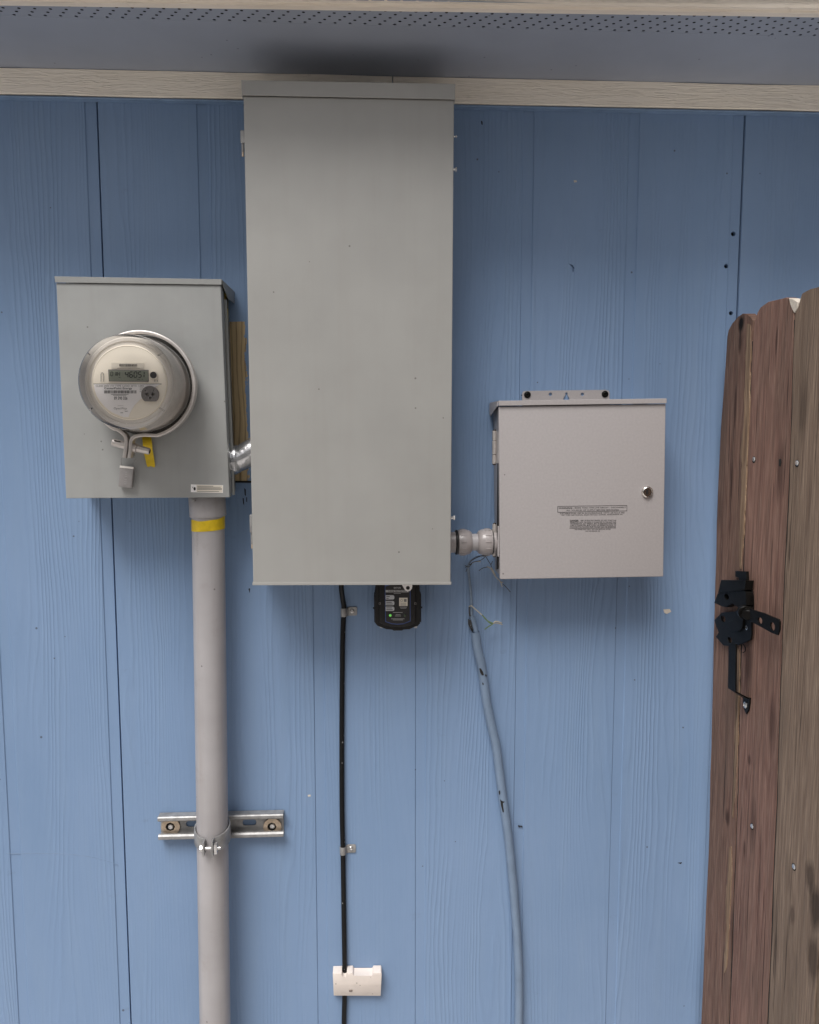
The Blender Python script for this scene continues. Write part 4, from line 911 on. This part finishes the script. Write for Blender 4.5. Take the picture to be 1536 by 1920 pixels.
def build_fitting():
    d = .062; X = Vector((1, 0, 0)); y = 1016.5; c = root('conduit_fitting', (P(890, y, d).x, -d, P(890, 1042, d).z), 'stubby grey plastic conduit fitting joining tall cabinet to square box', 'conduit fitting')
    x0 = P(841, y, .12).x; ctr = lambda x: Vector((P(x, y, d).x, -d, P(890, y, d).z)); L = lambda x: P(x, y, d).x
    def turned(name, prof, m, seg=40, par=c):
        bm = bmesh.new(); o = ctr(840); lathe(bm, [(r, L(x)-o.x) for x, r in prof], o, X, seg); return part(name, bm, m, par, 40)
    turned('hub', [(838, .0200), (853.5, .0205)], 'pvc2')
    turned('sealing_washer', [(853.6, .0225), (854.5, .0243), (857.2, .0243), (858, .0225)], 'blackplastic')
    n1 = turned('coupling_nut', [(858.1, .0215), (859.5, .0240), (866, .0252), (874, .0250), (880, .0232), (884, .0195)], 'pvc2')
    turned('nipple', [(884.1, .0165), (895.3, .0165)], 'pvc')
    n2 = turned('coupling_nut', [(895.4, .0190), (898, .0225), (904, .0252), (913, .0258), (920, .0252), (922, .0240)], 'pvc2')
    turned('sealing_washer', [(922.1, .0246), (923.6, .0246)], 'blackplastic')
    turned('hub', [(923.7, .0236), (931, .0230), (944, .0225)], 'pvc2')
    for nut, a, b_, r in ((n1, 862.5, 872.5, .02535), (n2, 908, 919, .02595)):
        for k in range(12):
            t = R(k*30+8); dr = Vector((0, -math.cos(t), math.sin(t))); bm = bmesh.new(); w = X.cross(dr); o = ctr(a); e = X*(L(b_)-L(a))
            p = o+dr*(r-.0004); slab(bm, [p-w*.0010, p-w*.0010+e, p+w*.0010+e, p+w*.0010], dr*.0012, .0005, 1); part('grip_rib', bm, 'pvc2', nut)
build_fitting()

# ================================================================== loose low-voltage conduit and frayed wires
def build_loose():
    px = [(891.5, 1185), (896, 1217), (903.5, 1250), (913, 1317), (921.5, 1360), (930.5, 1400), (941, 1481), (952.5, 1562), (962, 1657), (969.5, 1752), (973, 1833), (972.5, 1925)]
    d = .0125; pp = [P(x, y, d) for x, y in px]; foot = Vector((pp[-1].x-.002, -d, -.0)); pts = spline(pp+[pp[-1]+Vector((-.002, 0, -.2)), foot], 7)
    c = root('plastic_conduit', foot, 'slim blue-painted plastic conduit curving down the wall, open at its top', 'conduit')
    bm = bmesh.new(); n = len(pts); seg = 20
    rr = .0092; inner = .0074
    tube(bm, pts, rr, seg, False, .01); tube(bm, pts, inner, seg, False)
    bm.verts.ensure_lookup_table(); A = bm.verts[0:seg]; B = bm.verts[n*seg:n*seg+seg]
    for k in range(seg): bm.faces.new((A[k], A[(k+1) % seg], B[(k+1) % seg], B[k]))
    tb = part('tube', bm, 'bluepipe', c, 60)
    # broken-out holes in the wall of the conduit: shallow dark slivers on its front
    for pts_ in ([(899, 1254), (902, 1253.5), (906, 1260), (907.5, 1266), (904, 1266.5), (900.5, 1261)], [(904.5, 1280), (906.8, 1281), (907, 1284.5), (905, 1284)], [(909.5, 1264.5), (913, 1266), (912, 1269), (910.5, 1268)], [(935.5, 1484), (937.5, 1483), (938, 1488), (936.5, 1491)], [(938.5, 1500), (941, 1502), (947, 1503.5), (943, 1506), (945, 1522), (943, 1523), (940, 1512)]):
        bm = bmesh.new(); slab(bm, [P(x, y, d+rr+.0002) for x, y in pts_], (0, .003, 0)); part('broken_hole', bm, 'dark', tb, 0)
    # cable coming out of it
    cp = [P(894, 1230, .013), P(893.5, 1195, .013), P(892, 1180, .0125), P(888, 1165, .011), P(885, 1155, .010)]
    bm = bmesh.new(); tube(bm, spline(cp, 6), .0050, 12); single('cable_stub', bm, 'bluepipe', 'short blue cable jacket poking out of the open conduit', 'cable')
    up = [P(887, 1166, .010), P(884.6, 1152, .009), P(884.4, 1135, .009), P(882.5, 1105, .008), P(879.5, 1080, .009), P(878, 1062, .014), P(881, 1054, .020), P(889, 1047, .028), P(900, 1043, .034), P(912, 1043.5, .036)]
    bm = bmesh.new(); tube(bm, spline(up, 6), [.0025 if i < 32 else .0016 for i in range(6*9+1)], 9); single('loose_wire', bm, 'wirebl', 'blue-grey wire rising from the conduit and bending under the fitting', 'wire')
    def wire(name, mat, label, strands, r):
        q0 = P(*strands[0][0]); c2 = root(name, q0, label, 'wire')
        for st in strands:
            bm = bmesh.new(); tube(bm, spline([P(*q) for q in st], 5), r, 7); part('strand', bm, mat, c2, 60)
        return c2
    wire('frayed_wire', 'wirek', 'dark tangled frayed wires hooked just under the plastic fitting', [
        [(873, 1064, .012), (878, 1060, .016), (884, 1058, .016)], [(872, 1060, .014), (879, 1063, .018), (885, 1057, .02)], [(876, 1066, .013), (874, 1072, .010)],
        [(879, 1058, .018), (886, 1050, .027), (896, 1045, .034), (908, 1041, .036), (914, 1043, .036)], [(881, 1059, .02), (888, 1054, .027), (900, 1051, .03), (911, 1044, .034)], [(898, 1070, .028), (906, 1065, .03), (916, 1063, .03)], [(912, 1045, .034), (916, 1052, .032), (921, 1060, .03), (922, 1066, .028)], [(913, 1046, .034), (908, 1041, .04)], [(943, 1095, .02), (950, 1102, .014), (957, 1110, .008)], [(924, 1052, .03), (920, 1060, .03)]], .0007)
    wire('frayed_wire', 'wirew', 'pale split wire trailing past the lower corner of the square box', [
        [(884, 1056, .02), (892, 1053, .026), (902, 1053, .028)], [(913, 1062, .030), (920, 1066, .030), (926, 1076, .028), (931, 1083, .026), (938, 1090, .022), (942, 1100, .016)], [(921, 1064, .03), (925, 1070, .03), (929, 1079, .028)], [(938, 1091, .022), (943, 1092, .02)]], .0009)
    wire('frayed_wire', 'wireg', 'green and white forked wire sticking out beside the conduit mouth', [
        [(903, 1152, .022), (910, 1159, .026), (917, 1167, .028), (924, 1170, .028)], [(909, 1180, .026), (916, 1175, .028), (924, 1170, .029)], [(904, 1153, .023), (913, 1163, .027), (925, 1169, .030)]], .0012)
    wire('frayed_wire', 'wirew', 'white wire looping over from the conduit cable to the green fork', [
        [(880, 1137, .012), (884, 1136, .016), (890, 1141, .019), (897, 1147, .021), (904, 1153, .023)], [(925, 1169, .029), (931, 1168, .028), (942, 1171, .026)], [(924, 1170, .029), (930, 1165, .030), (941, 1168, .028)]], .0011)
    wire('cable_fray', 'wirek', 'black torn cable end at the left of the open conduit', [
        [(880, 1138, .012), (880.5, 1150, .009), (883, 1160, .008)], [(879, 1162, .010), (881, 1168, .012), (886, 1176, .009), (886, 1184, .006)], [(878.5, 1161, .008), (880, 1172, .010), (885, 1182, .006)], [(882, 1163, .012), (884, 1170, .012), (883, 1176, .01)]], .0015)
build_loose()

# ================================================================== gate
GX = .700
def build_gate():
    c = root('wooden_gate', (GX+.01, -.35, 0), 'weathered brown plank gate standing at a right angle to the blue wall', 'gate')
    def prism(px, bmv, th=.017, X=GX, jit=.0012):
        pts = [G(x, y, X) for x, y in px]
        out = []
        for a, b_ in zip(pts, pts[1:]+pts[:1]):
            L = (b_-a).length; k = max(1, int(L/.035)) 
            for i in range(k):
                p = a.lerp(b_, i/k); 
                if 0 < i: p = p+Vector((0, random.uniform(-jit, jit), 0))
                out.append(p)
        slab(bmv, out, (th, 0, 0), .0009, 1)
    def zpx(x, y0, z):    # keep the line of an edge down to the ground
        return None
    def picket(px_left_top_right, yb0, yb1, mat, X=GX, th=.017):
        pts = [G(x, y, X) for x, y in px_left_top_right]
        out = [Vector((X, yb0, .04))]
        seq = pts+[Vector((X, yb1, .04))]
        for a, b_ in zip([out[0]]+seq, seq):
            L = (b_-a).length; k = max(1, int(L/.05))
            for i in range(1, k+1):
                p = a.lerp(b_, i/k)
                if i < k: p = p+Vector((0, random.uniform(-.0013, .0013), 0))
                out.append(p)
        bm = bmesh.new(); slab(bm, out, (th, 0, 0), .001, 1); return part('picket', bm, mat, c, 30)
    yb = lambda x, y: G(x, y, GX).y
    p1 = picket([(1315, 1920), (1329, 1600), (1338.5, 1200), (1346, 930), (1352, 800), (1361, 680), (1363.5, 632), (1366, 619), (1373, 606), (1384, 594), (1392, 588), (1400, 588), (1408, 594), (1413, 602), (1409, 640), (1398, 900), (1391, 1100), (1381.5, 1500), (1366, 1920)], yb(1315, 1920), yb(1366, 1920)+.002, 'wood1')
    p2 = picket([(1369, 1920), (1384.5, 1500), (1394, 1100), (1401, 900), (1412, 640), (1415, 603), (1419, 597), (1420, 586), (1426, 576), (1440, 566), (1462, 561), (1474, 557.5), (1481, 560), (1488, 588), (1478.5, 900), (1468.5, 1100), (1455.5, 1500), (1437.5, 1920)], yb(1368, 1920), yb(1437.5, 1920), 'wood2')
    p3 = picket([(1441, 1920), (1458.5, 1500), (1471.5, 1100), (1481.5, 900), (1491, 588), (1497, 580), (1500, 562), (1504, 550), (1520, 542), (1545, 536), (1580, 533), (1592, 540), (1600, 560), (1584, 900), (1572, 1100), (1553, 1500), (1526, 1920)], yb(1440, 1920), yb(1526, 1920), 'wood3')
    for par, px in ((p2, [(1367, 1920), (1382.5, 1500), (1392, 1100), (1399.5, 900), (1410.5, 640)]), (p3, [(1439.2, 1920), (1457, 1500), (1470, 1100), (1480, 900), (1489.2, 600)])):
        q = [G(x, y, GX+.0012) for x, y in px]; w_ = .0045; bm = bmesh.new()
        slab(bm, [p+Vector((0, -w_, 0)) for p in q]+[p+Vector((0, w_, 0)) for p in q[::-1]], (.006, 0, 0)); part('joint_shade', bm, 'gap_hole_dark', par, 0)  # black strip in each joint: the shade of the gap put in as colour
    ylast = yb(1529, 1920); tops = 1.82
    w = .150
    for i, m in enumerate(('wood4', 'wood2', 'wood3')):
        y0 = ylast-(w+.003)*i; y1 = y0-w; out = [(GX, y0, .04), (GX, y0, tops-.02), (GX, y0-.018, tops), (GX, y1+.018, tops), (GX, y1, tops-.02), (GX, y1, .04)]
        bm = bmesh.new(); slab(bm, out, (.017, 0, 0), .001, 1); part('picket', bm, m, c, 30)
    for z in (.35, 1.52):
        bm = bmesh.new(); box(bm, GX+.0175, GX+.0555, ylast-3*(w+.003), yb(1346, 930)-.01, z, z+.085, .003, 1); part('rail', bm, 'wood4', c)
    # raw split edge between the first two boards
    spl = [(1400, 606), (1407.5, 606), (1408, 660), (1405, 720), (1405.5, 760), (1401, 850), (1398, 930), (1394, 1000), (1389.5, 1065), (1386, 1064), (1387, 1000), (1389, 930), (1391, 870), (1388, 850), (1394, 800), (1396, 740), (1397, 700), (1399, 640)]
    spl2 = [(1381, 1215), (1386, 1215), (1386, 1300), (1383, 1400), (1379, 1480), (1374, 1535), (1372, 1530), (1374, 1470), (1377, 1400), (1379, 1330), (1378, 1290), (1380, 1250)]
    spl3 = [(1368, 1590), (1371, 1585), (1372, 1640), (1369, 1700), (1366, 1760), (1362, 1810), (1358, 1822), (1358, 1790), (1362, 1740), (1360, 1690), (1364, 1640)]
    for s in (spl, spl2, spl3):
        bm = bmesh.new(); pts = [G(x, y, GX-.0012) for x, y in s]; out = []
        for a, b_ in zip(pts, pts[1:]+pts[:1]):
            k = max(1, int((b_-a).length/.011))
            for i in range(k): out.append(a.lerp(b_, i/k)+Vector((0, random.uniform(-.0016, .0016), random.uniform(-.003, .003))))
        slab(bm, out, (.004, 0, 0)); part('split_edge', bm, 'raw', p1, 0, label='pale raw split wood along the board edge')
    bm = bmesh.new(); slab(bm, [G(x, y, GX-.0008) for x, y in ((1479, 559), (1487, 560.5), (1496, 566), (1495, 578), (1489, 587), (1485, 580), (1482, 570))], (.016, 0, 0), .0008, 1); part('broken_corner', bm, 'chip', p2, 30)
    for x, y, par in ((1414.5, 861, p2), (1495.5, 868, p3), (1411, 1549, p2), (1489.5, 1625, p3)):
        o = G(x, y, GX); bm = bmesh.new(); cyl(bm, o+Vector((-.0004, .001, -.001)), o+Vector((.0005, .001, -.001)), .0062, seg=12); part('nail_hole', bm, 'gap_hole_dark', par)
        bm = bmesh.new(); lathe(bm, [(.0042, 0), (.0042, .0008), (.0030, .0018), (0, .002)], o+Vector((-.0004, 0, 0)), (-1, -.15, 0), 12, False); part('nail', bm, 'zinc', par)
    o = G(1463, 868, GX); bm = bmesh.new(); slab(bm, [o+Vector((-.0006, a, b_)) for a, b_ in ((.004, .006), (-.002, .007), (-.005, .001), (-.002, -.006), (.003, -.005))], (.001, 0, 0)); part('nail_hole', bm, 'gap_hole_dark', p2)
    # ---------------- latch
    fr = ((GX-.0035, 0, 0), (0, 1, 0), (0, 0, 1), (-1, 0, 0)); g2 = lambda x, y: (G(x, y, GX-.004).y, G(x, y, GX-.004).z)
    bm = bmesh.new()
    plate(bm, [[g2(*q) for q in ((1342, 1163), (1356, 1149), (1380, 1147), (1395, 1149), (1411, 1145), (1411.5, 1188), (1410, 1199), (1395, 1206), (1380, 1211), (1359, 1210), (1345, 1194), (1350, 1186))]]+
          [[(g2(x, y)[0]+rr*math.cos(R(a)), g2(x, y)[1]+rr*.62*math.sin(R(a))) for a in range(0, 360, 24)] for x, y, rr in ((1358.5, 1160, .0105), (1371, 1200, .0095))], fr, .0032, .0005)
    lt = part('latch', bm, 'blackmetal', c, label='black metal gate latch with a long handle')
    def gpl(px, X, th, name, par=lt, m='blackmetal', holes=(), bev=.0005):
        bm = bmesh.new(); lp = [[(G(x, y, X).y, G(x, y, X).z) for x, y in px]]
        for x, y, a, b_ in holes: q = G(x, y, X); lp.append([(q.y+a*math.cos(R(t)), q.z+b_*math.sin(R(t))) for t in range(0, 360, 24)])
        plate(bm, lp, ((X+th, 0, 0), (0, 1, 0), (0, 0, 1), (-1, 0, 0)), th, bev); return part(name, bm, m, par)
    gpl([(1346, 1113), (1395, 1106), (1399, 1112), (1399, 1134), (1385, 1139), (1373, 1131), (1361, 1138), (1352, 1136), (1339.5, 1130)], GX-.016, .013, 'strike_plate', holes=((1362.5, 1119, .0100, .0062),))
    gpl([(1346.5, 1112), (1352, 1088), (1398.5, 1089), (1396, 1105.5)], GX-.0185, .015, 'strike_hood')
    gpl([(1379, 1071), (1399, 1072), (1400, 1094), (1386, 1090), (1385, 1082), (1379, 1081)], GX-.006, .005, 'top_tab')
    gpl([(1406.5, 1100), (1409.5, 1108), (1411, 1118), (1411.5, 1140), (1400, 1136), (1399.5, 1113), (1403, 1107)], GX-.0032, .003, 'side_tab')
    gpl([(1379, 1146), (1388, 1141), (1394, 1152), (1391, 1178), (1384, 1184), (1371, 1183), (1366, 1176), (1366, 1166), (1374, 1163)], GX-.010, .006, 'pawl')
    o = G(1398, 1147, GX-.016); bm = bmesh.new(); cyl(bm, o+Vector((.016, .018, .004)), o+Vector((-.004, -.016, -.003)), .0098, .0098, 20, .0015); cyl(bm, o+Vector((-.001, .006, 0)), o+Vector((-.002, -.004, -.001)), .0125, .0125, 20, .001); part('pivot', bm, 'blackmetal', lt)
    gpl([(1406, 1142), (1418, 1146), (1432, 1150), (1448, 1157), (1459.5, 1161.5), (1461.5, 1166), (1461, 1180), (1458, 1190.5), (1446, 1186), (1430, 1177), (1408, 1165)], GX-.022, .003, 'lever', holes=((1425, 1163.5, .0085, .0060), (1448.5, 1174.5, .0085, .0074)))
    gpl([(1366.5, 1206), (1379.5, 1208), (1378.5, 1296), (1365, 1289)], GX-.032, .003, 'handle')
    bm = bmesh.new(); a = [G(x, y, GX-.031) for x, y in ((1365.5, 1288), (1378.5, 1295))]; b_ = [G(x, y, GX-.002) for x, y in ((1393, 1306), (1405, 1309))]
    slab(bm, [a[0], a[1], b_[1], b_[0]], (0, 0, -.0028)); part('handle_bend', bm, 'blackmetal', lt)
    gpl([(1393.5, 1306), (1405.5, 1309), (1405, 1318), (1403, 1331), (1399, 1338), (1395.5, 1331), (1393, 1318)], GX-.0032, .003, 'handle_foot')
    for x, y, X in ((1403.5, 1116, GX-.0034), (1402, 1177, GX-.0042), (1398, 1322, GX-.0034)):
        bm = bmesh.new(); screw_head(bm, G(x, y, X), (-1, 0, 0), .0062, .0028); part('latch_screw', bm, 'zinc', lt)
    bm = bmesh.new(); tube(bm, spline([G(1394, 1208, GX-.004), G(1397, 1214, GX-.004), G(1397, 1221, GX-.003), G(1393, 1224, GX-.003)], 5), .0009, 6); part('wire_end', bm, 'blackmetal', lt)
build_gate()
